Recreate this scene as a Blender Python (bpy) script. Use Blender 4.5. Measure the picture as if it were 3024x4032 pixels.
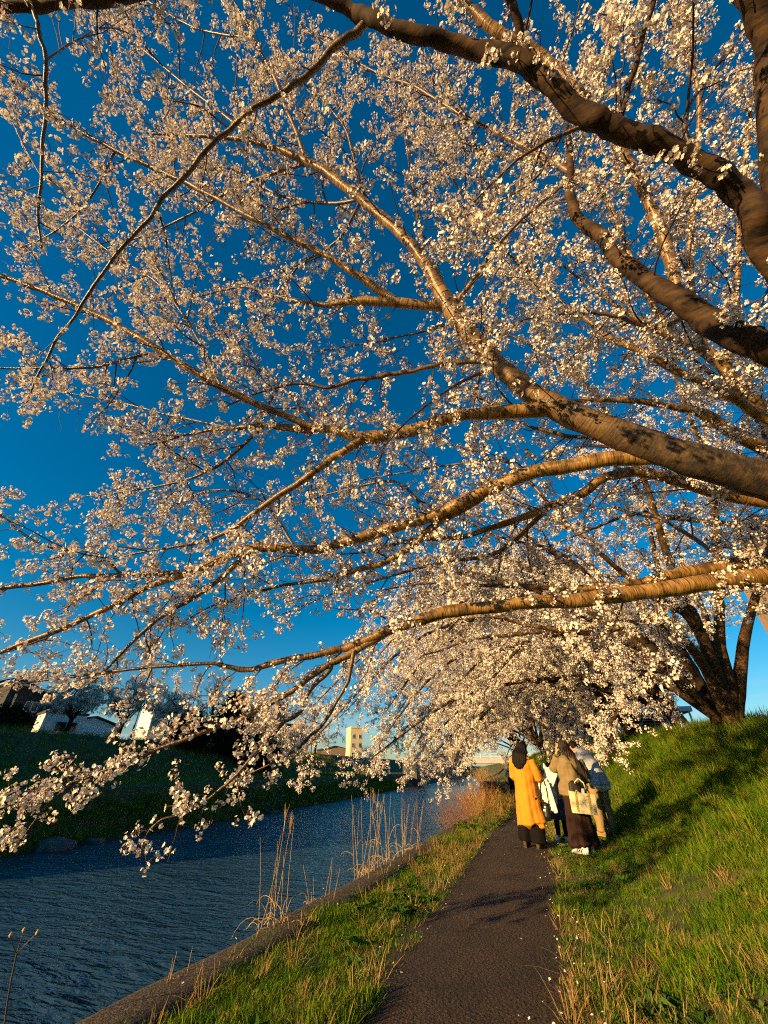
import bpy, bmesh, math, random
import numpy as np
from mathutils import Vector, Matrix
R_ = math.radians
sc = bpy.context.scene
for o in list(bpy.data.objects): bpy.data.objects.remove(o)

# ------------------------------------------------------------------ camera
FPX, PITCH, YAW, CAMH = 1508.0, R_(33.85), R_(19.0), 1.40
cam = bpy.data.cameras.new('camera'); camo = bpy.data.objects.new('camera', cam)
sc.collection.objects.link(camo)
camo.location = (0, 0, CAMH); camo.rotation_euler = (math.pi/2 + PITCH, 0, YAW)
cam.sensor_fit = 'HORIZONTAL'; cam.sensor_width = 36.0; cam.lens = 36.0*FPX/3024.0
cam.clip_start = 0.05; cam.clip_end = 3000
sc.camera = camo

# ------------------------------------------------------------------ light
SUN_AZ, SUN_EL = R_(36.5), R_(13.0)      # light travels 36 degrees to the right of the path, low evening sun behind the viewer
world = bpy.data.worlds.new('World'); sc.world = world; world.use_nodes = True
wn, wl = world.node_tree.nodes, world.node_tree.links
wn.clear()
w_out = wn.new('ShaderNodeOutputWorld'); w_bg = wn.new('ShaderNodeBackground')
w_sky = wn.new('ShaderNodeTexSky'); w_sky.sky_type = 'NISHITA'; w_sky.sun_disc = False
w_sky.sun_elevation = SUN_EL; w_sky.sun_rotation = math.pi + SUN_AZ
w_sky.air_density = 1.15; w_sky.dust_density = 0.2; w_sky.ozone_density = 5.0; w_sky.altitude = 0
w_hs = wn.new('ShaderNodeHueSaturation'); w_hs.inputs['Saturation'].default_value = 1.3; w_hs.inputs['Hue'].default_value = 0.49
w_hs.inputs['Value'].default_value = 1.0
w_bg.inputs['Strength'].default_value = 0.066
wl.new(w_sky.outputs[0], w_hs.inputs['Color'])
# a few thin clouds low in the sky
w_tc = wn.new('ShaderNodeTexCoord'); w_sep = wn.new('ShaderNodeSeparateXYZ'); wl.new(w_tc.outputs['Generated'], w_sep.inputs[0])
w_map = wn.new('ShaderNodeMapping'); w_map.inputs['Scale'].default_value = (3.0, 3.0, 42.0); wl.new(w_tc.outputs['Generated'], w_map.inputs[0])
w_noi = wn.new('ShaderNodeTexNoise'); w_noi.inputs['Scale'].default_value = 1.6; w_noi.inputs['Detail'].default_value = 6; wl.new(w_map.outputs[0], w_noi.inputs['Vector'])
w_r1 = wn.new('ShaderNodeMapRange'); w_r1.inputs[1].default_value = 0.50; w_r1.inputs[2].default_value = 0.68; wl.new(w_noi.outputs['Fac'], w_r1.inputs[0])
w_r2 = wn.new('ShaderNodeMapRange'); w_r2.inputs[1].default_value = 0.15; w_r2.inputs[2].default_value = 0.06; wl.new(w_sep.outputs['Z'], w_r2.inputs[0])
w_mul = wn.new('ShaderNodeMath'); w_mul.operation = 'MULTIPLY'; wl.new(w_r1.outputs[0], w_mul.inputs[0]); wl.new(w_r2.outputs[0], w_mul.inputs[1])
w_mul2 = wn.new('ShaderNodeMath'); w_mul2.operation = 'MULTIPLY'; w_mul2.inputs[1].default_value = 0.55; wl.new(w_mul.outputs[0], w_mul2.inputs[0])
w_mix = wn.new('ShaderNodeMix'); w_mix.data_type = 'RGBA'
wl.new(w_mul2.outputs[0], w_mix.inputs[0]); wl.new(w_hs.outputs[0], w_mix.inputs[6]); w_mix.inputs[7].default_value = (4.2, 4.6, 5.4, 1)
wl.new(w_mix.outputs[2], w_bg.inputs['Color']); wl.new(w_bg.outputs[0], w_out.inputs[0])

sun = bpy.data.lights.new('sun', 'SUN'); suno = bpy.data.objects.new('sun', sun); sc.collection.objects.link(suno)
sun.energy = 5.0; sun.angle = R_(0.55); sun.color = (1.0, 0.66, 0.28)
L = Vector((math.sin(SUN_AZ)*math.cos(SUN_EL), math.cos(SUN_AZ)*math.cos(SUN_EL), -math.sin(SUN_EL)))
suno.rotation_euler = L.to_track_quat('-Z', 'Y').to_euler(); suno.location = (-20, -40, 30)
vs = sc.view_settings; vs.view_transform = 'Standard'; vs.look = 'None'; vs.exposure = 1.15; vs.gamma = 1.0; vs.use_curve_mapping = False
sc.cycles.use_denoising = False; sc.cycles.filter_width = 1.15; sc.cycles.use_adaptive_sampling = True; sc.cycles.adaptive_threshold = 0.025; sc.cycles.use_light_tree = False
sc.cycles.max_bounces = 4; sc.cycles.diffuse_bounces = 2; sc.cycles.sample_clamp_indirect = 0.8; sc.cycles.glossy_bounces = 2; sc.cycles.transmission_bounces = 2; sc.cycles.transparent_max_bounces = 4

# ------------------------------------------------------------------ helpers
rng = np.random.default_rng(7)
random.seed(7)
cR = np.array([math.cos(YAW), math.sin(YAW), 0.0])
cF = np.array([-math.sin(YAW)*math.cos(PITCH), math.cos(YAW)*math.cos(PITCH), math.sin(PITCH)])
cU = np.cross(cR, cF); cC = np.array([0, 0, CAMH])
def at(x, y, z):                      # a sighted direction and a distance give a point in the place
    return cC + (cR*(x-1512)/FPX + cU*(2016-y)/FPX + cF)*z
def to_view(p):
    v = np.asarray(p) - cC; z = v@cF
    return v@cR/z*FPX+1512, 2016-v@cU/z*FPX, z
COL = sc.collection
def link(o, parent=None):
    COL.objects.link(o)
    if parent is not None: o.parent = parent
    return o
def tag(o, label=None, cat=None, group=None, kind=None):
    if label: o['label'] = label
    if cat: o['category'] = cat
    if group: o['group'] = group
    if kind: o['kind'] = kind
    return o
def empty(name, loc=(0, 0, 0), rz=0):
    o = bpy.data.objects.new(name, None); o.location = loc; o.rotation_euler = (0, 0, rz); o.empty_display_size = .2
    return link(o)
def mesh_obj(name, v, f, mats=(), parent=None, smooth=True, mi=None, attrs=None):
    me = bpy.data.meshes.new(name)
    v = np.asarray(v, dtype=np.float32).reshape(-1, 3)
    if isinstance(f, np.ndarray) and f.ndim == 2:
        n, k = f.shape
        me.vertices.add(len(v)); me.vertices.foreach_set('co', v.ravel())
        me.loops.add(n*k); me.loops.foreach_set('vertex_index', f.astype(np.int32).ravel())
        me.polygons.add(n); me.polygons.foreach_set('loop_start', np.arange(0, n*k, k, dtype=np.int32))
    else:
        me.from_pydata(v.tolist(), [], [tuple(int(i) for i in q) for q in f])
    if not isinstance(mats, (list, tuple)): mats = [mats]
    for m in mats: me.materials.append(m)
    if mi is not None: me.polygons.foreach_set('material_index', np.asarray(mi, dtype=np.int32))
    me.update(calc_edges=True)
    if smooth: me.polygons.foreach_set('use_smooth', np.ones(len(me.polygons), dtype=bool))
    if attrs:
        for k_, (typ, arr) in attrs.items():
            a = me.attributes.new(k_, typ, 'POINT')
            a.data.foreach_set('vector' if typ == 'FLOAT_VECTOR' else 'value', np.asarray(arr).ravel())
    o = bpy.data.objects.new(name, me)
    return link(o, parent)
class MB:                                   # collects simple solids into one mesh
    def __init__(s): s.v, s.f, s.m = [], [], []
    def add(s, v, f, m=0):
        b = len(s.v); s.v += [tuple(map(float, p)) for p in v]; s.f += [tuple(i+b for i in q) for q in f]; s.m += [m]*len(f); return s
    def box(s, c, d, m=0, rz=0.0, tilt=None):
        hx, hy, hz = d[0]/2, d[1]/2, d[2]/2
        v = [Vector((x*hx, y*hy, z*hz)) for z in (-1, 1) for y in (-1, 1) for x in (-1, 1)]
        M = Matrix.Rotation(rz, 3, 'Z')
        if tilt is not None: M = M @ tilt
        return s.add([M@p + Vector(c) for p in v], [(0,2,3,1),(4,5,7,6),(0,1,5,4),(2,6,7,3),(0,4,6,2),(1,3,7,5)], m)
    def prism(s, pts, y0, y1, m=0):         # polygon in x,z pushed along y
        n = len(pts)
        v = [(x, y0, z) for x, z in pts] + [(x, y1, z) for x, z in pts]
        return s.add(v, [tuple(range(n)), tuple(range(2*n-1, n-1, -1))] + [(i, n+i, n+(i+1) % n, (i+1) % n)[::-1] for i in range(n)], m)
    def tube(s, pts, rad, n=6, m=0, cap=True):
        v, f = tube_vf(np.asarray(pts, float), rad, n)
        if cap:
            f = f + [tuple(range(n))[::-1], tuple(range(len(v)-n, len(v)))]
        return s.add(v, f, m)
    def build(s, name, mats, parent=None, smooth=False):
        return mesh_obj(name, s.v, s.f, mats, parent, smooth, s.m)
def tube_vf(p, rad, n):
    p = np.asarray(p, float); k = len(p)
    rad = np.full(k, rad, float) if np.isscalar(rad) else np.asarray(rad, float)
    t = np.gradient(p, axis=0); t /= np.linalg.norm(t, axis=1)[:, None]+1e-9
    ref = np.eye(3)[np.argmin(np.abs(t.mean(0)))]
    a = np.cross(t, ref); a /= np.linalg.norm(a, axis=1)[:, None]+1e-9
    b = np.cross(t, a)
    ang = np.arange(n)*2*math.pi/n
    v = p[:, None] + rad[:, None, None]*(a[:, None]*np.cos(ang)[None, :, None] + b[:, None]*np.sin(ang)[None, :, None])
    f = [(i*n+j, i*n+(j+1) % n, (i+1)*n+(j+1) % n, (i+1)*n+j) for i in range(k-1) for j in range(n)]
    return v.reshape(-1, 3), f
def tubes(name, lines, mats, parent=None, sides=None):
    """many limbs or twigs of one kind as one mesh; each line is (points, radii)"""
    groups = {}
    for p, r in lines:
        k = len(p); rm = float(np.max(r))
        n = sides or (14 if rm > .06 else 8 if rm > .02 else 5 if rm > .007 else 3)
        groups.setdefault((k, n), []).append((p, r))
    V, Fc, A, TH, off = [], [], [], [], 0
    for (k, n), g in groups.items():
        p = np.array([x[0] for x in g], float); r = np.array([x[1] for x in g], float); m = len(g)
        t = np.gradient(p, axis=1); t /= np.linalg.norm(t, axis=2)[..., None]+1e-9
        ref = np.eye(3)[np.argmin(np.abs(t.mean(1)), axis=1)][:, None]
        a = np.cross(t, ref); a /= np.linalg.norm(a, axis=2)[..., None]+1e-9
        b = np.cross(t, a)
        ang = np.arange(n)*2*math.pi/n
        rr = np.repeat(r[:, :, None], n, axis=2)
        if n >= 12:                         # knots and swellings of old wood
            ii, jj = np.meshgrid(np.arange(k), np.arange(n), indexing='ij'); ph = rng.uniform(0, 6, 5)
            rr = rr*(1+.035*np.sin(ii*.9+ph[0]+2*np.sin(jj*2*math.pi/n+ph[1]))+.03*np.sin(ii*.47+ph[2]+jj*4*math.pi/n)+.02*np.sin(ii*2.3+ph[3]+jj*6*math.pi/n))[None]
        v = p[:, :, None] + rr[..., None]*(a[:, :, None]*np.cos(ang)[:, None] + b[:, :, None]*np.sin(ang)[:, None])
        d = np.concatenate([np.zeros((m, 1)), np.cumsum(np.linalg.norm(np.diff(p, axis=1), axis=2), axis=1)], axis=1)
        A.append(np.repeat(d[:, :, None], n, axis=2).ravel())
        V.append(v.reshape(-1, 3)); TH.append(np.repeat(r[:, :, None], n, axis=2).ravel())
        i, j = np.meshgrid(np.arange(k-1), np.arange(n), indexing='ij')
        q = np.stack([i*n+j, i*n+(j+1) % n, (i+1)*n+(j+1) % n, (i+1)*n+j], -1).reshape(-1, 4)
        Fc.append((q[None] + (np.arange(m)*k*n)[:, None, None] + off).reshape(-1, 4)); off += m*k*n
    return mesh_obj(name, np.concatenate(V), np.concatenate(Fc), mats, parent, True, attrs={'along': ('FLOAT', np.concatenate(A).astype(np.float32)), 'girth': ('FLOAT', np.concatenate(TH).astype(np.float32))})
def spline(pts, sub=4):
    p = np.asarray(pts, float); n = len(p); out = []
    for i in range(n-1):
        p0, p1, p2, p3 = p[max(i-1, 0)], p[i], p[i+1], p[min(i+2, n-1)]
        for k in range(sub):
            t = k/sub
            out.append(.5*((2*p1)+(-p0+p2)*t+(2*p0-5*p1+4*p2-p3)*t*t+(-p0+3*p1-3*p2+p3)*t**3))
    out.append(p[-1]); return np.array(out)

# ------------------------------------------------------------------ materials
def new_mat(name):
    m = bpy.data.materials.new(name); m.use_nodes = True
    nt = m.node_tree; b = nt.nodes['Principled BSDF']
    return m, nt, b
def ramp(nt, stops):
    r = nt.nodes.new('ShaderNodeValToRGB'); e = r.color_ramp.elements
    while len(e) > 1: e.remove(e[-1])
    for i, (p, c) in enumerate(stops):
        x = e[0] if i == 0 else e.new(p)
        x.position = p; x.color = (*c, 1)
    return r
def surf(name, stops, scale=3.0, rough=.8, bump=0.0, bscale=30.0, detail=5, stretch=(1, 1, 1), spec=.3, coords='Object', metal=0.0):
    m, nt, b = new_mat(name); N, K = nt.nodes, nt.links
    tc = N.new('ShaderNodeTexCoord'); mp = N.new('ShaderNodeMapping'); mp.inputs['Scale'].default_value = stretch
    K.new(tc.outputs[coords], mp.inputs[0])
    no = N.new('ShaderNodeTexNoise'); no.inputs['Scale'].default_value = scale; no.inputs['Detail'].default_value = detail; no.inputs['Roughness'].default_value = .62
    K.new(mp.outputs[0], no.inputs['Vector'])
    r = ramp(nt, stops); K.new(no.outputs['Fac'], r.inputs[0]); K.new(r.outputs[0], b.inputs['Base Color'])
    b.inputs['Roughness'].default_value = rough; b.inputs['Specular IOR Level'].default_value = spec; b.inputs['Metallic'].default_value = metal
    if bump:
        n2 = N.new('ShaderNodeTexNoise'); n2.inputs['Scale'].default_value = bscale; n2.inputs['Detail'].default_value = 4
        K.new(mp.outputs[0], n2.inputs['Vector'])
        bp = N.new('ShaderNodeBump'); bp.inputs['Strength'].default_value = bump; bp.inputs['Distance'].default_value = .02
        K.new(n2.outputs['Fac'], bp.inputs['Height']); K.new(bp.outputs[0], b.inputs['Normal'])
    return m
def inst_mat(name, stops, rough=.6, trans=.35, tint=None, spec=.2):
    """thin leaves and petals: colour varies from instance to instance, light passes through"""
    m, nt, b = new_mat(name); N, K = nt.nodes, nt.links; N.remove(b)
    oi = N.new('ShaderNodeObjectInfo'); r = ramp(nt, stops); K.new(oi.outputs['Random'], r.inputs[0])
    df = N.new('ShaderNodeBsdfDiffuse'); K.new(r.outputs[0], df.inputs['Color'])
    tr = N.new('ShaderNodeBsdfTranslucent')
    if tint:
        mx = N.new('ShaderNodeMix'); mx.data_type = 'RGBA'; mx.blend_type = 'MULTIPLY'; mx.inputs[0].default_value = 1
        K.new(r.outputs[0], mx.inputs[6]); mx.inputs[7].default_value = (*tint, 1); K.new(mx.outputs[2], tr.inputs['Color'])
    else: K.new(r.outputs[0], tr.inputs['Color'])
    ms = N.new('ShaderNodeMixShader'); ms.inputs[0].default_value = trans
    K.new(df.outputs[0], ms.inputs[1]); K.new(tr.outputs[0], ms.inputs[2]); K.new(ms.outputs[0], N['Material Output'].inputs[0])
    return m
def bark_mat(name, c0, c1, c2, band=34.0, rough=.45, spec=.5, dark=1.0):
    m, nt, b = new_mat(name); N, K = nt.nodes, nt.links
    at_ = N.new('ShaderNodeAttribute'); at_.attribute_name = 'along'
    tc = N.new('ShaderNodeTexCoord')
    cx = N.new('ShaderNodeCombineXYZ')
    mu = N.new('ShaderNodeMath'); mu.operation = 'MULTIPLY'; mu.inputs[1].default_value = band; K.new(at_.outputs['Fac'], mu.inputs[0]); K.new(mu.outputs[0], cx.inputs[0])
    va = N.new('ShaderNodeVectorMath'); va.operation = 'MULTIPLY_ADD'; va.inputs[1].default_value = (7, 7, 7)
    K.new(tc.outputs['Object'], va.inputs[0]); K.new(cx.outputs[0], va.inputs[2])
    n1 = N.new('ShaderNodeTexNoise'); n1.inputs['Scale'].default_value = 1.0; n1.inputs['Detail'].default_value = 5; n1.inputs['Roughness'].default_value = .65; K.new(va.outputs[0], n1.inputs['Vector'])
    n2 = N.new('ShaderNodeTexNoise'); n2.inputs['Scale'].default_value = 7; n2.inputs['Detail'].default_value = 5; K.new(tc.outputs['Object'], n2.inputs['Vector'])
    r1 = ramp(nt, [(.36, c0), (.43, c1), (.66, c2)]); K.new(n1.outputs['Fac'], r1.inputs[0])
    mx = N.new('ShaderNodeMix'); mx.data_type = 'RGBA'; mx.blend_type = 'MULTIPLY'
    r2 = ramp(nt, [(.38, (.22, .20, .16)), (.56, (1, 1, 1))]); K.new(n2.outputs['Fac'], r2.inputs[0]); mx.inputs[0].default_value = .8
    K.new(r1.outputs[0], mx.inputs[6]); K.new(r2.outputs[0], mx.inputs[7])
    ag = N.new('ShaderNodeAttribute'); ag.attribute_name = 'girth'      # old thick wood is rough, dark and lichened; young wood is glossy and golden
    n4 = N.new('ShaderNodeTexNoise'); n4.inputs['Scale'].default_value = 16; n4.inputs['Detail'].default_value = 6; n4.inputs['Roughness'].default_value = .7; K.new(tc.outputs['Object'], n4.inputs['Vector'])
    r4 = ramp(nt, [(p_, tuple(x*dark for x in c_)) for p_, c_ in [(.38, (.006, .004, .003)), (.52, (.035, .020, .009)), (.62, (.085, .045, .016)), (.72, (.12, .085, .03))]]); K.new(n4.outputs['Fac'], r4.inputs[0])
    gm = N.new('ShaderNodeMapRange'); gm.inputs[1].default_value = .085; gm.inputs[2].default_value = .16; K.new(ag.outputs['Fac'], gm.inputs[0])
    gn = N.new('ShaderNodeMath'); gn.operation = 'MULTIPLY_ADD'; gn.use_clamp = True; K.new(n2.outputs['Fac'], gn.inputs[0]); gn.inputs[1].default_value = 2.4; gn.inputs[2].default_value = -1.2
    ga = N.new('ShaderNodeMath'); ga.operation = 'ADD'; ga.use_clamp = True; K.new(gm.outputs[0], ga.inputs[0]); gk = N.new('ShaderNodeMath'); gk.operation = 'MULTIPLY'; K.new(gm.outputs[0], gk.inputs[0]); K.new(gn.outputs[0], gk.inputs[1]); K.new(gk.outputs[0], ga.inputs[1])
    mo = N.new('ShaderNodeMix'); mo.data_type = 'RGBA'; K.new(ga.outputs[0], mo.inputs[0]); K.new(mx.outputs[2], mo.inputs[6]); K.new(r4.outputs[0], mo.inputs[7]); 
    gt = N.new('ShaderNodeMapRange'); gt.inputs[1].default_value = .010; gt.inputs[2].default_value = .042; K.new(ag.outputs['Fac'], gt.inputs[0])   # thin twigs are darker
    mt = N.new('ShaderNodeMix'); mt.data_type = 'RGBA'; K.new(gt.outputs[0], mt.inputs[0]); mt.inputs[6].default_value = (.045, .024, .014, 1); K.new(mo.outputs[2], mt.inputs[7]); K.new(mt.outputs[2], b.inputs['Base Color'])
    rg = N.new('ShaderNodeMapRange'); rg.inputs[3].default_value = rough; rg.inputs[4].default_value = .85; K.new(ga.outputs[0], rg.inputs[0]); K.new(rg.outputs[0], b.inputs['Roughness'])
    b.inputs['Specular IOR Level'].default_value = spec
    bp = N.new('ShaderNodeBump'); bp.inputs['Strength'].default_value = .55; bp.inputs['Distance'].default_value = .012
    ad = N.new('ShaderNodeMath'); ad.operation = 'ADD'; K.new(n1.outputs['Fac'], ad.inputs[0]); K.new(n2.outputs['Fac'], ad.inputs[1])
    a3 = N.new('ShaderNodeMath'); a3.operation = 'MULTIPLY_ADD'; K.new(n4.outputs['Fac'], a3.inputs[0]); K.new(ga.outputs[0], a3.inputs[1]); K.new(ad.outputs[0], a3.inputs[2]); K.new(a3.outputs[0], bp.inputs['Height']); K.new(bp.outputs[0], b.inputs['Normal'])
    return m
def plain(name, c, rough=.6, spec=.25, var=.12, scale=9.0, bump=.0, metal=0.0, bscale=60.0):
    d = [tuple(max(0, x*(1-var*2)) for x in c), tuple(x for x in c), tuple(min(1, x*(1+var)) for x in c)]
    return surf(name, [(.3, d[0]), (.5, d[1]), (.7, d[2])], scale=scale, rough=rough, spec=spec, bump=bump, metal=metal, bscale=bscale)

M = {}
M['bark'] = bark_mat('cherry_bark', (.010, .006, .003), (.19, .098, .022), (.44, .25, .068), band=75.0, rough=.36, spec=.6)
M['bark_old_shade'] = bark_mat('old_shaded_cherry_bark', (.008, .005, .003), (.040, .022, .010), (.11, .058, .024), band=14, rough=.8, spec=.25, dark=.55)  # old wood; dark enough to paint shade on the overhead limbs too
M['bark_sun_tint'] = bark_mat('sun_tinted_old_bark', (.012, .007, .003), (.15, .075, .02), (.34, .18, .05), band=30, rough=.7, spec=.3, dark=2.0)  # brightened bark: sunlight on the fan of stems put into the colour
M['twig'] = plain('twig_bark', (.055, .032, .022), rough=.7)
M['petal'] = inst_mat('cherry_petal', [(0, (.80, .68, .60)), (.3, (.87, .80, .70)), (1, (.90, .86, .76))], trans=.24, tint=(1, .90, .78))
M['stalk'] = plain('blossom_stalk', (.20, .07, .035), rough=.6)
M['grass'] = inst_mat('grass_blade', [(0, (.036, .105, .008)), (.4, (.090, .195, .012)), (.75, (.17, .245, .016)), (.93, (.27, .25, .03)), (1, (.38, .29, .07))], trans=.35, rough=.55)
M['dry'] = inst_mat('dry_grass_blade', [(0, (.30, .20, .07)), (.5, (.45, .31, .12)), (1, (.30, .15, .045))], trans=.3, rough=.6)
# ------------------------------------------------------------------ lie of the land (path runs along +Y, river on the left)
def xc(s):
    s = np.asarray(s, float)
    return np.where(s < 14, -.8, np.where(s < 40, -.8-.0028*(s-14)**2, -.8-.0028*26**2-.1456*(s-40)))
def hump(s): return .15*np.exp(-((np.asarray(s, float)-11.5)/6.0)**2)
def kerb_u(s): return np.interp(s, [-80, 3, 9, 16, 40, 900], [-2.4, -2.38, -1.86, -1.70, -1.75, -1.75])
def far_x(s): return -20.7 - .06*np.maximum(0, np.asarray(s, float)-30)
def crest_h(s): return np.clip(2.12+.03*(np.asarray(s, float)-8), 1.85, 3.0)
CREST = 6.25
def near_z(u, s, rough=True):
    u, s = np.asarray(u, float), np.asarray(s, float)
    t = np.clip((u-1.35)/(CREST-1.35), 0, 1)
    prof = t + .045*np.sin(t*2*math.pi)*-1 
    z = hump(s) + (crest_h(s)-hump(s))*prof
    z = z + np.where((u > .75) & (u < 1.9), .03*np.sin((u-.75)/1.15*math.pi), 0)
    if rough:
        k = np.clip((u-.9)/1.0, 0, 1)*np.clip((9-u)/2, 0, 1)
        z = z + k*(.06*np.sin(u*2.1+s*.8)*np.sin(s*.9-u*.7) + .035*np.sin(s*2.7+u*1.3)*np.cos(u*3.1))
    return z
def far_z(v, s):
    v, s = np.asarray(v, float), np.asarray(s, float)
    z = np.interp(v, [0, 2.2, 2.5, 3.2, 9, 17, 19, 60, 2000], [-1.75, -.25, .5, .62, .7, 3.7, 3.9, 4.0, 4.0])
    k = np.clip((v-8)/3, 0, 1)*np.clip((25-v)/5, 0, 1)
    return z + k*.18*np.sin(s*.7+v)*np.sin(v*.9-s*.3) + np.where(v < 2.2, .06*np.sin(s*1.9+v*4), 0)
def ground_z(x, s):
    x, s = np.asarray(x, float), np.asarray(s, float)
    u = x - xc(s); v = far_x(s) - x
    return np.where(v >= 0, far_z(v, s), np.where(u < kerb_u(s), -2.4, near_z(u, s)))

rows = np.concatenate([np.array([-300, -150, -80, -50, -35, -25, -18, -12]), np.arange(-8, 60, .4), np.arange(60, 120, 2.0), np.array([130, 150, 180, 240, 330, 460, 640, 900])])
near_u = np.concatenate([np.array([0.004, .2, .45]), ])
cols_near = np.concatenate([np.linspace(-1.2, .9, 9), np.arange(1.0, 8.0, .22), np.array([8.4, 9.5, 11, 14, 19, 27, 40, 70, 140, 300, 800])])
cols_far = np.array([-.4, 0, .5, 1, 1.6, 2.2, 2.5, 2.85, 3.2, 4.5, 6, 7.5, 9, 10, 11, 12, 13, 14, 15, 16, 17, 18, 19, 21, 24, 30, 45, 80, 160, 320, 800])[::-1]
S = rows
grid = []
for v in cols_far: grid.append(np.stack([far_x(S)-v, S, far_z(np.full_like(S, max(v, 0)), S) if v >= 0 else np.full_like(S, -2.5)], -1))
grid.append(np.stack([far_x(S)*.5-2, S, np.full_like(S, -2.6)], -1))
ku = kerb_u(S); 
grid.append(np.stack([xc(S)+ku+.12, S, np.full_like(S, -2.5)], -1))
grid.append(np.stack([xc(S)+ku+.14, S, hump(S)-.03], -1))
for fr in (.35, .7): grid.append(np.stack([xc(S)+ku*(1-fr)+fr*-1.2, S, hump(S)], -1))
for u in cols_near: grid.append(np.stack([xc(S)+u, S, near_z(np.full_like(S, u), S)], -1))
grid = np.array(grid); nc, nr = grid.shape[:2]
i, j = np.meshgrid(np.arange(nc-1), np.arange(nr-1), indexing='ij')
q = np.stack([i*nr+j, (i+1)*nr+j, (i+1)*nr+j+1, i*nr+j+1], -1).reshape(-1, 4)
M['soil'] = surf('turf_soil', [(.32, (.035, .028, .014)), (.46, (.05, .06, .014)), (.58, (.085, .085, .022)), (.72, (.15, .10, .04))], scale=2.2, rough=.95, bump=.6, bscale=24, detail=8)
gr = mesh_obj('ground', grid.reshape(-1, 3), q, M['soil']); tag(gr, kind='structure')

# asphalt footpath, edges nibbled by the turf
PS = np.concatenate([np.arange(-6, 45, .12), np.arange(45, 130, 1.0)])
def wob(s, a): return .035*np.sin(s*2.1+a)+.02*np.sin(s*5.3+a*2)+.015*np.sin(s*11.7+a*3)
lanes = np.linspace(-1, 1, 9)
pv = []
for l in lanes:
    edge = .70*l + (wob(PS, 1.0) if l == -1 else wob(PS, 4.0) if l == 1 else 0)
    pv.append(np.stack([xc(PS)+edge, PS, hump(PS)+.012+.012*(1-l*l)], -1))
pv = np.array(pv); i, j = np.meshgrid(np.arange(8), np.arange(len(PS)-1), indexing='ij'); n_ = len(PS)
M['asphalt'], nt, b = new_mat('worn_asphalt'); N, K = nt.nodes, nt.links
tc = N.new('ShaderNodeTexCoord'); vo = N.new('ShaderNodeTexVoronoi'); vo.inputs['Scale'].default_value = 60; K.new(tc.outputs['Object'], vo.inputs['Vector'])
no = N.new('ShaderNodeTexNoise'); no.inputs['Scale'].default_value = 1.7; no.inputs['Detail'].default_value = 6; K.new(tc.outputs['Object'], no.inputs['Vector'])
r1 = ramp(nt, [(0, (.14, .072, .026)), (.25, (.066, .034, .012)), (.6, (.020, .011, .004))]); K.new(vo.outputs['Distance'], r1.inputs[0])
r2 = ramp(nt, [(.3, (.5, .47, .43)), (.5, (.95, .9, .85)), (.72, (1.35, 1.25, 1.1))]); K.new(no.outputs['Fac'], r2.inputs[0])
mx = N.new('ShaderNodeMix'); mx.data_type = 'RGBA'; mx.blend_type = 'MULTIPLY'; mx.inputs[0].default_value = 1
K.new(r1.outputs[0], mx.inputs[6]); K.new(r2.outputs[0], mx.inputs[7]); K.new(mx.outputs[2], b.inputs['Base Color']); b.inputs['Roughness'].default_value = .85
n3 = N.new('ShaderNodeTexNoise'); n3.inputs['Scale'].default_value = 42; n3.inputs['Detail'].default_value = 4; K.new(tc.outputs['Object'], n3.inputs['Vector'])
bp = N.new('ShaderNodeBump'); bp.inputs['Strength'].default_value = 1.0; bp.inputs['Distance'].default_value = .02; K.new(n3.outputs['Fac'], bp.inputs['Height']); K.new(bp.outputs[0], b.inputs['Normal'])
pa = mesh_obj('path', pv.reshape(-1, 3), np.stack([i*n_+j, (i+1)*n_+j, (i+1)*n_+j+1, i*n_+j+1], -1).reshape(-1, 4), M['asphalt']); tag(pa, kind='structure')

# concrete edge of the river bank: a rounded coping on a wall that drops into the water
prof = [(.50, .0), (.48, .035), (.30, .045), (.10, .03), (.03, .01), (0, -.04), (-.04, -.3), (-.14, -1.2), (-.22, -2.4)]
KS = np.concatenate([np.arange(-10, 50, .5), np.arange(50, 130, 2.5)])
kv = np.array([np.stack([xc(KS)+kerb_u(KS)+a + .012*np.sin(KS*3+a*9), KS, hump(KS)+h + .008*np.sin(KS*2.3+a*5)], -1) for a, h in prof])
i, j = np.meshgrid(np.arange(len(prof)-1), np.arange(len(KS)-1), indexing='ij'); n_ = len(KS)
M['concrete'] = surf('aggregate_concrete', [(.3, (.018, .013, .008)), (.5, (.07, .052, .033)), (.7, (.15, .115, .075))], scale=30, rough=.9, bump=.7, bscale=70, detail=6)
kb = mesh_obj('kerb', kv.reshape(-1, 3), np.stack([i*n_+j, i*n_+j+1, (i+1)*n_+j+1, (i+1)*n_+j], -1).reshape(-1, 4), M['concrete']); tag(kb, kind='structure')

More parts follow.
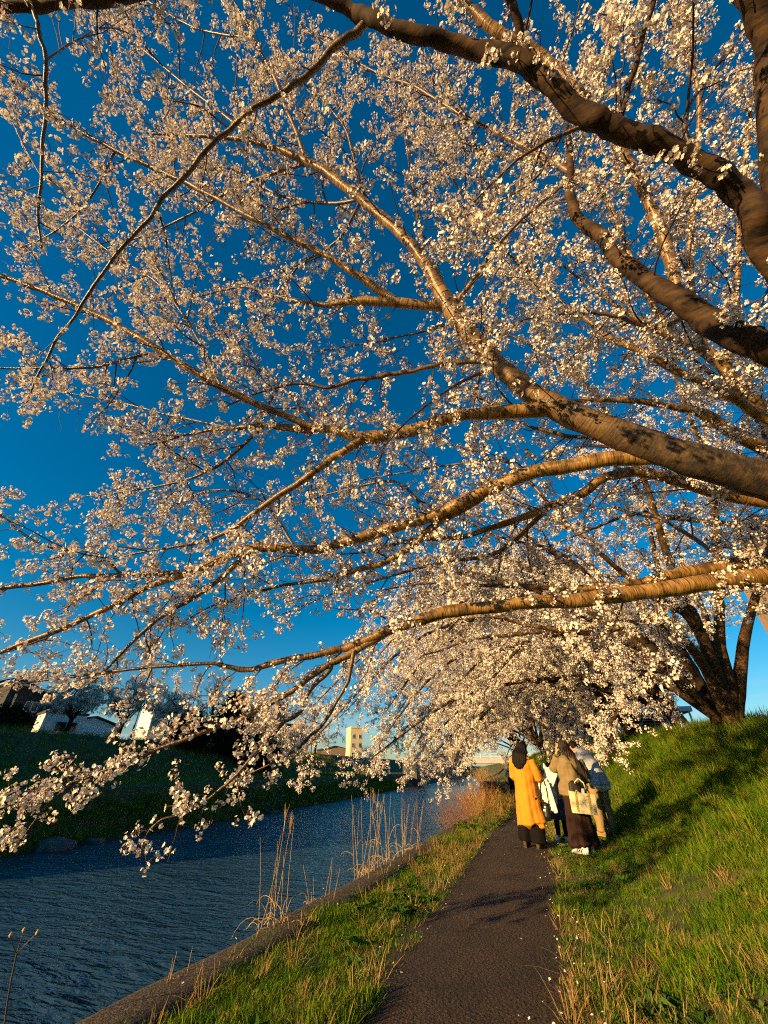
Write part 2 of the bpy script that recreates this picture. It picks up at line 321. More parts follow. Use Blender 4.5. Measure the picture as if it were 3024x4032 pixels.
# river
WS = np.concatenate([np.array([-300, -100, -30]), np.arange(-10, 130, 4.0), np.array([150, 200, 300, 450])])
wv = np.array([np.stack([f*(far_x(WS)-1.5)+(1-f)*(xc(WS)+kerb_u(WS)+.05), WS, np.full_like(WS, -1.5)], -1) for f in np.linspace(0, 1, 6)])
i, j = np.meshgrid(np.arange(5), np.arange(len(WS)-1), indexing='ij'); n_ = len(WS)
M['water'], nt, b = new_mat('river_water'); N, K = nt.nodes, nt.links
b.inputs['Base Color'].default_value = (.022, .052, .082, 1); b.inputs['Roughness'].default_value = .1; b.inputs['IOR'].default_value = 1.33; b.inputs['Specular IOR Level'].default_value = .5
tc = N.new('ShaderNodeTexCoord')
hs = []
for sc_, st, dist, w in ((1.0, (.9, 2.6, 1), .8, 1.0), (1.0, (3.2, 7.5, 1), 1.2, .34), (1.0, (.22, .5, 1), .3, .9)):
    mp = N.new('ShaderNodeMapping'); mp.inputs['Scale'].default_value = st; mp.inputs['Rotation'].default_value = (0, 0, R_(14)); K.new(tc.outputs['Object'], mp.inputs[0])
    no = N.new('ShaderNodeTexNoise'); no.inputs['Scale'].default_value = sc_; no.inputs['Detail'].default_value = 3; no.inputs['Distortion'].default_value = dist; K.new(mp.outputs[0], no.inputs['Vector'])
    mu = N.new('ShaderNodeMath'); mu.operation = 'MULTIPLY'; mu.inputs[1].default_value = w; K.new(no.outputs['Fac'], mu.inputs[0]); hs.append(mu)
a1 = N.new('ShaderNodeMath'); a1.operation = 'ADD'; K.new(hs[0].outputs[0], a1.inputs[0]); K.new(hs[1].outputs[0], a1.inputs[1])
a2 = N.new('ShaderNodeMath'); a2.operation = 'ADD'; K.new(a1.outputs[0], a2.inputs[0]); K.new(hs[2].outputs[0], a2.inputs[1])
bp = N.new('ShaderNodeBump'); bp.inputs['Strength'].default_value = 1.0; bp.inputs['Distance'].default_value = .13; K.new(a2.outputs[0], bp.inputs['Height']); K.new(bp.outputs[0], b.inputs['Normal'])
wa = mesh_obj('river', wv.reshape(-1, 3), np.stack([i*n_+j, i*n_+j+1, (i+1)*n_+j+1, (i+1)*n_+j], -1).reshape(-1, 4), M['water']); tag(wa, kind='structure')

# ------------------------------------------------------------------ scattered small things by geometry nodes
def proto_collection(name, objs):
    c = bpy.data.collections.new(name)
    for o in objs:
        c.objects.link(o)
    return c
def proto(name, v, f, mats, mi=None, smooth=False):
    o = mesh_obj(name, v, f, mats, None, smooth, mi); COL.objects.unlink(o); return o
_groups = {}
def inst_group(coll):
    if coll.name in _groups: return _groups[coll.name]
    g = bpy.data.node_groups.new('scatter_'+coll.name, 'GeometryNodeTree')
    g.interface.new_socket('Geometry', in_out='INPUT', socket_type='NodeSocketGeometry')
    g.interface.new_socket('Geometry', in_out='OUTPUT', socket_type='NodeSocketGeometry')
    N, K = g.nodes, g.links
    gi, go = N.new('NodeGroupInput'), N.new('NodeGroupOutput')
    ip = N.new('GeometryNodeInstanceOnPoints'); ci = N.new('GeometryNodeCollectionInfo')
    ci.inputs['Collection'].default_value = coll; ci.inputs['Separate Children'].default_value = True; ci.inputs['Reset Children'].default_value = True
    ip.inputs['Pick Instance'].default_value = True
    def attr(nm, t):
        n = N.new('GeometryNodeInputNamedAttribute'); n.data_type = t; n.inputs['Name'].default_value = nm; return n
    ar, as_, ai = attr('rot', 'FLOAT_VECTOR'), attr('scl', 'FLOAT'), attr('idx', 'INT')
    er = N.new('FunctionNodeEulerToRotation'); K.new(ar.outputs['Attribute'], er.inputs[0])
    K.new(gi.outputs[0], ip.inputs['Points']); K.new(ci.outputs[0], ip.inputs['Instance']); K.new(ai.outputs['Attribute'], ip.inputs['Instance Index'])
    K.new(er.outputs[0], ip.inputs['Rotation']); K.new(as_.outputs['Attribute'], ip.inputs['Scale']); K.new(ip.outputs[0], go.inputs[0])
    _groups[coll.name] = g; return g
def scatter(name, pts, rot, scl, idx, coll, parent=None):
    me = bpy.data.meshes.new(name); n = len(pts)
    me.vertices.add(n); me.vertices.foreach_set('co', np.asarray(pts, np.float32).ravel())
    for k_, t, arr, key in (('rot', 'FLOAT_VECTOR', rot, 'vector'), ('scl', 'FLOAT', scl, 'value'), ('idx', 'INT', idx, 'value')):
        a = me.attributes.new(k_, t, 'POINT'); a.data.foreach_set(key, np.asarray(arr, np.int32 if t == 'INT' else np.float32).ravel())
    o = bpy.data.objects.new(name, me); link(o, parent)
    md = o.modifiers.new('scatter', 'NODES'); md.node_group = inst_group(coll)
    o['kind'] = 'stuff'
    return o

# ------------------------------------------------------------------ turf
def tuft(n, h, spread, lean, width, seed, curl=.5):
    r = np.random.default_rng(seed); V, Fq = [], []
    for k in range(n):
        a = r.uniform(0, 2*math.pi); d = r.uniform(0, spread)
        b0 = np.array([math.cos(a)*d, math.sin(a)*d, -.01]); la = a + r.normal(0, .7)
        ll = r.uniform(.15, 1)*lean; hh = h*r.uniform(.55, 1.15); w = width*r.uniform(.7, 1.3)
        wd = np.array([-math.sin(la), math.cos(la), 0])*w; od = np.array([math.cos(la), math.sin(la), 0])
        c = curl*r.uniform(.3, 1.2); base = len(V)
        for t, wt in ((0, 1), (.4, .9), (.75, .6)):
            p = b0 + od*(ll*hh*(t+c*t*t)) + np.array([0, 0, hh*(t-.35*c*t*t)])
            V += [p-wd*wt, p+wd*wt]
        V.append(b0 + od*(ll*hh*(1+c)) + np.array([0, 0, hh*(1-.38*c)]))
        Fq += [(base, base+1, base+3, base+2), (base+2, base+3, base+5, base+4), (base+4, base+5, base+6)]
    return V, Fq
G_ = [proto('grass_tuft', *tuft(20, .05, .07, 1.0, .0020, 11+k), M['grass']) for k in range(3)]
G_ += [proto('grass_tuft', *tuft(18, .11, .07, .75, .0026, 21+k), M['grass']) for k in range(3)]
G_ += [proto('grass_tuft', *tuft(17, .22, .08, .6, .0031, 31+k, .8), M['grass']) for k in range(3)]
G_ += [proto('grass_tuft', *tuft(12, .07, .07, 1.3, .0022, 41+k, .8), M['dry']) for k in range(2)]
G_ += [proto('grass_tuft', *tuft(10, .20, .06, .9, .0026, 51+k, .9), M['dry']) for k in range(2)]
M['weed'] = inst_mat('broad_weed_leaf', [(0, (.03, .08, .012)), (.6, (.06, .14, .02)), (1, (.12, .17, .03))], trans=.25)
def rosette(n, ln, sd):
    r = np.random.default_rng(sd); V, Fq = [], []
    for k in range(n):
        a = k*2*math.pi/n+r.normal(0, .3); l_ = ln*r.uniform(.6, 1.2); e = np.array([math.cos(a), math.sin(a), 0]); w = np.array([-math.sin(a), math.cos(a), 0])*l_*.22; i0 = len(V); h = l_*r.uniform(.2, .7)
        V += [e*.004, e*l_*.45+w+[0, 0, h*.8], e*l_+[0, 0, h*.6], e*l_*.45-w+[0, 0, h*.8], e*l_*.5+[0, 0, h*.6]]; Fq += [(i0, i0+1, i0+4), (i0+1, i0+2, i0+4), (i0+2, i0+3, i0+4), (i0+3, i0, i0+4)]
    return V, Fq
G_ += [proto('weed', *rosette(9, .07, 61), M['weed']), proto('weed', *rosette(12, .11, 62), M['weed'])]
for k, o in enumerate(G_): o.name = 'grass_tuft_%02d' % k
GC = proto_collection('grass_tufts', G_)
def n2d(x, y, s, seed=0):                   # cheap smooth noise for patches
    return (np.sin(x*s*1.3+y*s*.7+seed)+np.sin(x*s*-.8+y*s*1.7+seed*2.3)+np.sin(x*s*2.3-y*s*1.1+seed*.7)*.6+np.sin(x*s*.5+y*s*3.1+seed*3.1)*.6)/3.2
def lay_turf(name, n, umin, umax, smin, smax, power, label):
    s = smin + (smax-smin)*rng.random(n)**power; w = rng.random(n)
    lo = np.maximum(umin, kerb_u(s)+.30+.1*np.sin(s*2.3)) if umin < -1 else np.full(n, umin)
    u = lo + (umax-lo)*w; x = xc(s)+u; z = near_z(u, s)
    patch = n2d(x, s, 1.6, 1.0); fine = n2d(x, s, 5.0, 4.0); big = n2d(x, s, .55, 9.0)
    up = np.clip((u-1.3)/2.0, 0, 1)
    tall = up*1.15 + .55*patch + .35*fine + (-.22 if umin < 0 else -.15)
    kind = np.where(tall > 1.0, 2, np.where(tall > .22, 1, 0))
    idx = kind*3 + rng.integers(0, 3, n)
    edge = np.exp(-np.minimum(np.abs(u-.74), np.abs(u+.74))/.10)
    pd = .03 + .28*edge + .18*np.clip(-.15-big, 0, 1)*1.6 + .25*(fine < -.45) + .3*np.clip((u-4.5)/1.5, 0, 1)*(patch > 0)
    dry = rng.random(n) < pd
    idx = np.where(dry, np.where(rng.random(n) < .75-.35*up, 9, 11)+rng.integers(0, 2, n), idx)
    wd_ = (rng.random(n) < .05) & (n2d(x, s, 1.1, 6.0) > .1); idx = np.where(wd_, 13+rng.integers(0, 2, n), idx)
    keep = (rng.random(n) < np.clip((.74 if umin < 0 else .92)+.5*patch+.4*fine-.55*edge*(umin < 0), .12 if umin < 0 else .45, 1))
    dist = np.hypot(x, s)
    scl = rng.uniform(.7, 1.35, n)*np.clip(dist/9, 1, 1.9)
    rot = np.stack([rng.normal(0, .18, n), rng.normal(0, .18, n) - .22*up, rng.uniform(0, 6.28, n)], -1)
    o = scatter(name, np.stack([x, s, z], -1)[keep], rot[keep], scl[keep], idx[keep], GC)
    tag(o, label, 'grass', kind='stuff'); return o
lay_turf('grass', 17000, -3, -.62, .8, 24, 1.6, 'green and straw coloured turf on the strip between path and river')
lay_turf('grass', 52000, .66, 6.6, .6, 30, 1.45, 'long green grass covering the embankment slope beside the path')
lay_turf('grass', 9000, .66, 7.5, 26, 70, 1.2, 'grass on the embankment farther along beyond the group of people')
lay_turf('grass', 3500, -3, -.62, 22, 60, 1.1, 'grass along the river side of the path farther along')
# far bank herbage
n = 12000
s = rng.uniform(4, 80, n); v = np.where(rng.random(n) < .35, rng.uniform(.15, 2.3, n), np.where(rng.random(n) < .5, rng.uniform(3.0, 9, n), rng.uniform(9, 19, n)))
x = far_x(s)-v; z = far_z(v, s)
idx = np.where(rng.random(n) < np.where(v < 3, .35, np.where(v > 9, .65, .25)), 11+rng.integers(0, 2, n), 6+rng.integers(0, 3, n))
o = scatter('grass', np.stack([x, s, z], -1), np.stack([rng.normal(0, .2, n), rng.normal(0, .2, n), rng.uniform(0, 6.28, n)], -1), rng.uniform(1.5, 3.4, n)*np.where((v > 3) & (v < 9), .6, 1), idx, GC)
tag(o, 'coarse grass and dry stems on the shaded bank across the river', 'grass', kind='stuff')
# fallen petals on path and verge
PT = proto_collection('fallen_petals', [proto('fallen_petal', [(0, -.008, .001), (.007, 0, .003), (0, .009, .002), (-.007, 0, .003)], [(0, 1, 2, 3)], M['petal'])])
n = 620
s = 1.5+16*rng.random(n)**1.4; u = np.where(rng.random(n) < .8, np.where(rng.random(n) < .7, 1, -1)*np.abs(rng.normal(.74, .14, n)), rng.uniform(-2.2, 3.5, n))
o = scatter('fallen_petals', np.stack([xc(s)+u, s, near_z(u, s)+.03+.05*((u > .8) | (u < -.8))], -1), np.stack([rng.normal(0, .4, n), rng.normal(0, .4, n), rng.uniform(0, 6, n)], -1), rng.uniform(.8, 1.7, n), np.zeros(n, int), PT)
tag(o, 'white fallen petals along the right edge of the path', 'petals', kind='stuff')
# ------------------------------------------------------------------ blossom clusters
def flower(c, nrm, d, r, cup, full=True):
    nrm = nrm/np.linalg.norm(nrm); a = np.cross(nrm, [.3, .5, .8]); a /= np.linalg.norm(a)+1e-9; b = np.cross(nrm, a)
    V, Fq, ph = [], [], r.uniform(0, 6.28)
    R0 = d/2
    for k in range(5):
        t = ph+k*2*math.pi/5
        e = a*math.cos(t)+b*math.sin(t); w = -a*math.sin(t)+b*math.cos(t)
        i0 = len(V); cu = cup*r.uniform(.6, 1.3)
        if full:
            V += [c, c+e*R0*.62+w*R0*.46+nrm*cu*R0*.35, c+e*R0*1.0+w*R0*.26+nrm*cu*R0*.8, c+e*R0*.92+nrm*cu*R0*.7, c+e*R0*1.0-w*R0*.26+nrm*cu*R0*.8, c+e*R0*.62-w*R0*.46+nrm*cu*R0*.35]
            Fq += [(i0, i0+1, i0+2, i0+3), (i0, i0+3, i0+4, i0+5)]
        else:
            V += [c, c+e*R0*.75+w*R0*.5+nrm*cu*R0*.5, c+e*R0+nrm*cu*R0*.7, c+e*R0*.75-w*R0*.5+nrm*cu*R0*.5]
            Fq += [(i0, i0+1, i0+2, i0+3)]
    return V, Fq
def cluster(n, rad, fd, seed, full=True, stalks=True, down=.0):
    r = np.random.default_rng(seed); V, Fq, mi = [], [], []
    k = 0
    while k < n:
        d = r.normal(size=3); d /= np.linalg.norm(d); d[2] -= down; d /= np.linalg.norm(d)
        c = d*rad*r.uniform(.65, 1.1); k += 1
        v, f = flower(c, d+r.normal(0, .35, 3), fd*r.uniform(.85, 1.12), r, r.uniform(.15, .75), full)
        b0 = len(V); V += v; Fq += [tuple(i+b0 for i in q) for q in f]; mi += [0]*len(f)
        if stalks:
            v, f = tube_vf(np.array([c*.02, c*.5+np.array([0, 0, .004]), c]), [.0011, .0011, .0022], 3)
            b0 = len(V); V += list(v); Fq += [tuple(i+b0 for i in q) for q in f]; mi += [1]*len(f)
            s = d*rad*.25
    return V, Fq, mi
B_ = []
for k in range(6):
    v, f, mi = cluster(6+k, .046+.003*(k % 3), .033, 100+k, True, True, .3)
    B_.append(proto('blossom_cluster_near_%d' % k, v, f, [M['petal'], M['stalk']], mi))
BC = proto_collection('near_blossoms', B_)
F_ = []
for k in range(5):
    v, f, mi = cluster(9+k, .085, .05, 200+k, False, True, .1)
    F_.append(proto('blossom_cluster_far_%d' % k, v, f, [M['petal'], M['stalk']], mi))
FC = proto_collection('far_blossoms', F_)

# ------------------------------------------------------------------ growth
def unit(v): return v/(np.linalg.norm(v)+1e-9)
def grow(p, d, length, n, r, jit, bias):
    pts = [np.array(p, float)]; d = unit(np.array(d, float)); st = length/n
    for k in range(n):
        d = unit(d + r.normal(0, jit, 3) + bias*((k+1)/n)); pts.append(pts[-1]+d*st)
    return np.array(pts)
def perp(t, r):
    a = r.normal(size=3); a -= t*(a@t); return unit(a)
def resample(p, k):
    d = np.concatenate([[0], np.cumsum(np.linalg.norm(np.diff(p, axis=0), axis=1))]); q = np.linspace(0, d[-1], k)
    return np.stack([np.interp(q, d, p[:, i]) for i in range(3)], -1)
CAMP = np.array([0, 0, CAMH])
def clear_of_eye(p, rad): return np.min(np.linalg.norm(p-CAMP, axis=1)) > rad

class Crown:
    """twigs and blossoms of one tree"""
    def __init__(s, seed, eye=1.75): s.r = np.random.default_rng(seed); s.lines, s.pts, s.eye = [], [], eye
    def blossoms(s, p, spacing, t0=0.0, off=.03):
        d = np.concatenate([[0], np.cumsum(np.linalg.norm(np.diff(p, axis=0), axis=1))]); Lm = d[-1]
        x = Lm*t0 + spacing*s.r.uniform(0, .6)
        while x < Lm:
            c = np.array([np.interp(x, d, p[:, i]) for i in range(3)]) + s.r.normal(0, off, 3) + np.array([0, 0, -.012])
            if np.linalg.norm(c-CAMP) > s.eye: s.pts.append(c)
            x += spacing*s.r.uniform(.55, 1.6)
        c = p[-1]
        if np.linalg.norm(c-CAMP) > s.eye: s.pts.append(c)
    def twig(s, p, d, length, rad, spacing, bias, bare=.24):
        n = 4 if length < .3 else 5
        q = grow(p, d, length, n, s.r, .22, bias)
        if not clear_of_eye(q, s.eye): return None
        s.lines.append((q, np.linspace(max(rad, .0026), max(rad*.5, .0018), n+1)))
        if s.r.random() > bare: s.blossoms(q, spacing, .15)
        return q
    def dress(s, p, rad, dens, blen, twigs, tlen, spacing, t0=.15, bias=(0, 0, 0), fan=.9, drop=None):
        """side branches with twigs along a limb p"""
        r = s.r; d = np.concatenate([[0], np.cumsum(np.linalg.norm(np.diff(p, axis=0), axis=1))]); Lm = d[-1]
        tan = np.gradient(p, axis=0); n = max(1, int(dens*Lm*(1-t0)+r.random())); bias = np.array(bias, float)
        for k in range(n):
            t = t0+(1-t0)*((k+r.random())/n); x = t*Lm
            c = np.array([np.interp(x, d, p[:, i]) for i in range(3)]); tg = unit(np.array([np.interp(x, d, tan[:, i]) for i in range(3)])); pr = np.interp(x, d, rad)
            if drop is not None and drop(c): continue
            e = unit(tg*r.uniform(.35, .9)+perp(tg, r)*fan+np.array([0, 0, .12]))
            ln = blen*r.uniform(.45, 1.25)*(1.1-.45*t); br = min(pr*.6, .0035+.0065*ln)
            m = 6; q = grow(c, e, ln, m, r, .16, bias+np.array([0, 0, -.05]))
            if not clear_of_eye(q, s.eye+.1): continue
            s.lines.append((q, np.linspace(br, br*.35, m+1)))
            s.blossoms(q, spacing*1.5, .25)
            nt_ = int(twigs*ln*r.uniform(.7, 1.3)+.5); tq = np.gradient(q, axis=0)
            for _ in range(nt_):
                f = r.uniform(.15, 1); i = min(int(f*m), m-1); w = f*m-i; c2 = q[i]*(1-w)+q[i+1]*w; t2 = unit(tq[i])
                s.twig(c2, unit(t2*.7+perp(t2, r)*.9), tlen*r.uniform(.4, 1.3), max(.0016, br*.4), spacing, bias*.6+np.array([0, 0, -.04]))
        # short spurs straight off the limb
        for _ in range(int(1.6*Lm)):
            x = r.uniform(t0, 1)*Lm; pr = np.interp(x, d, rad)
            if pr > .035: continue
            c = np.array([np.interp(x, d, p[:, i]) for i in range(3)]); tg = unit(np.array([np.interp(x, d, tan[:, i]) for i in range(3)]))
            if drop is not None and drop(c): continue
            s.twig(c, perp(tg, r)+tg*.4, r.uniform(.05, .2), .0022, spacing*.9, np.zeros(3), .25)
    def finish(s, root, coll, scale, ncoll, single=0, tw=None):
        tubes('twigs', s.lines, tw or M['twig'], root)['kind'] = 'stuff'
        p = np.array(s.pts); n = len(p)
        rot = np.stack([s.r.normal(0, .7, n), s.r.normal(0, .7, n), s.r.uniform(0, 6.28, n)], -1); scl = scale*s.r.uniform(.6, 1.3, n); idx = s.r.integers(0, ncoll, n)
        rest = np.ones(n, bool)
        if single:
            v = p-CAMP; z = v@cF; zx = np.where(z > .3, z, 1e3); px = v@cR/zx*FPX; py = v@cU/zx*FPX
            ok = (z > .3) & (np.abs(px) < 1450) & (np.abs(py) < 1950)
            o_ = np.argsort(np.where(ok, z/scl, 1e9))[:single]
            for i in o_:
                if not ok[i]: continue
                rest[i] = False
                b = bpy.data.objects.new('blossom_cluster', B_[idx[i]].data); b.location = p[i]; b.rotation_euler = rot[i]; b.scale = (scl[i],)*3; link(b, root)
        scatter('blossoms', p[rest], rot[rest], scl[rest], idx[rest], coll, root)
        return n

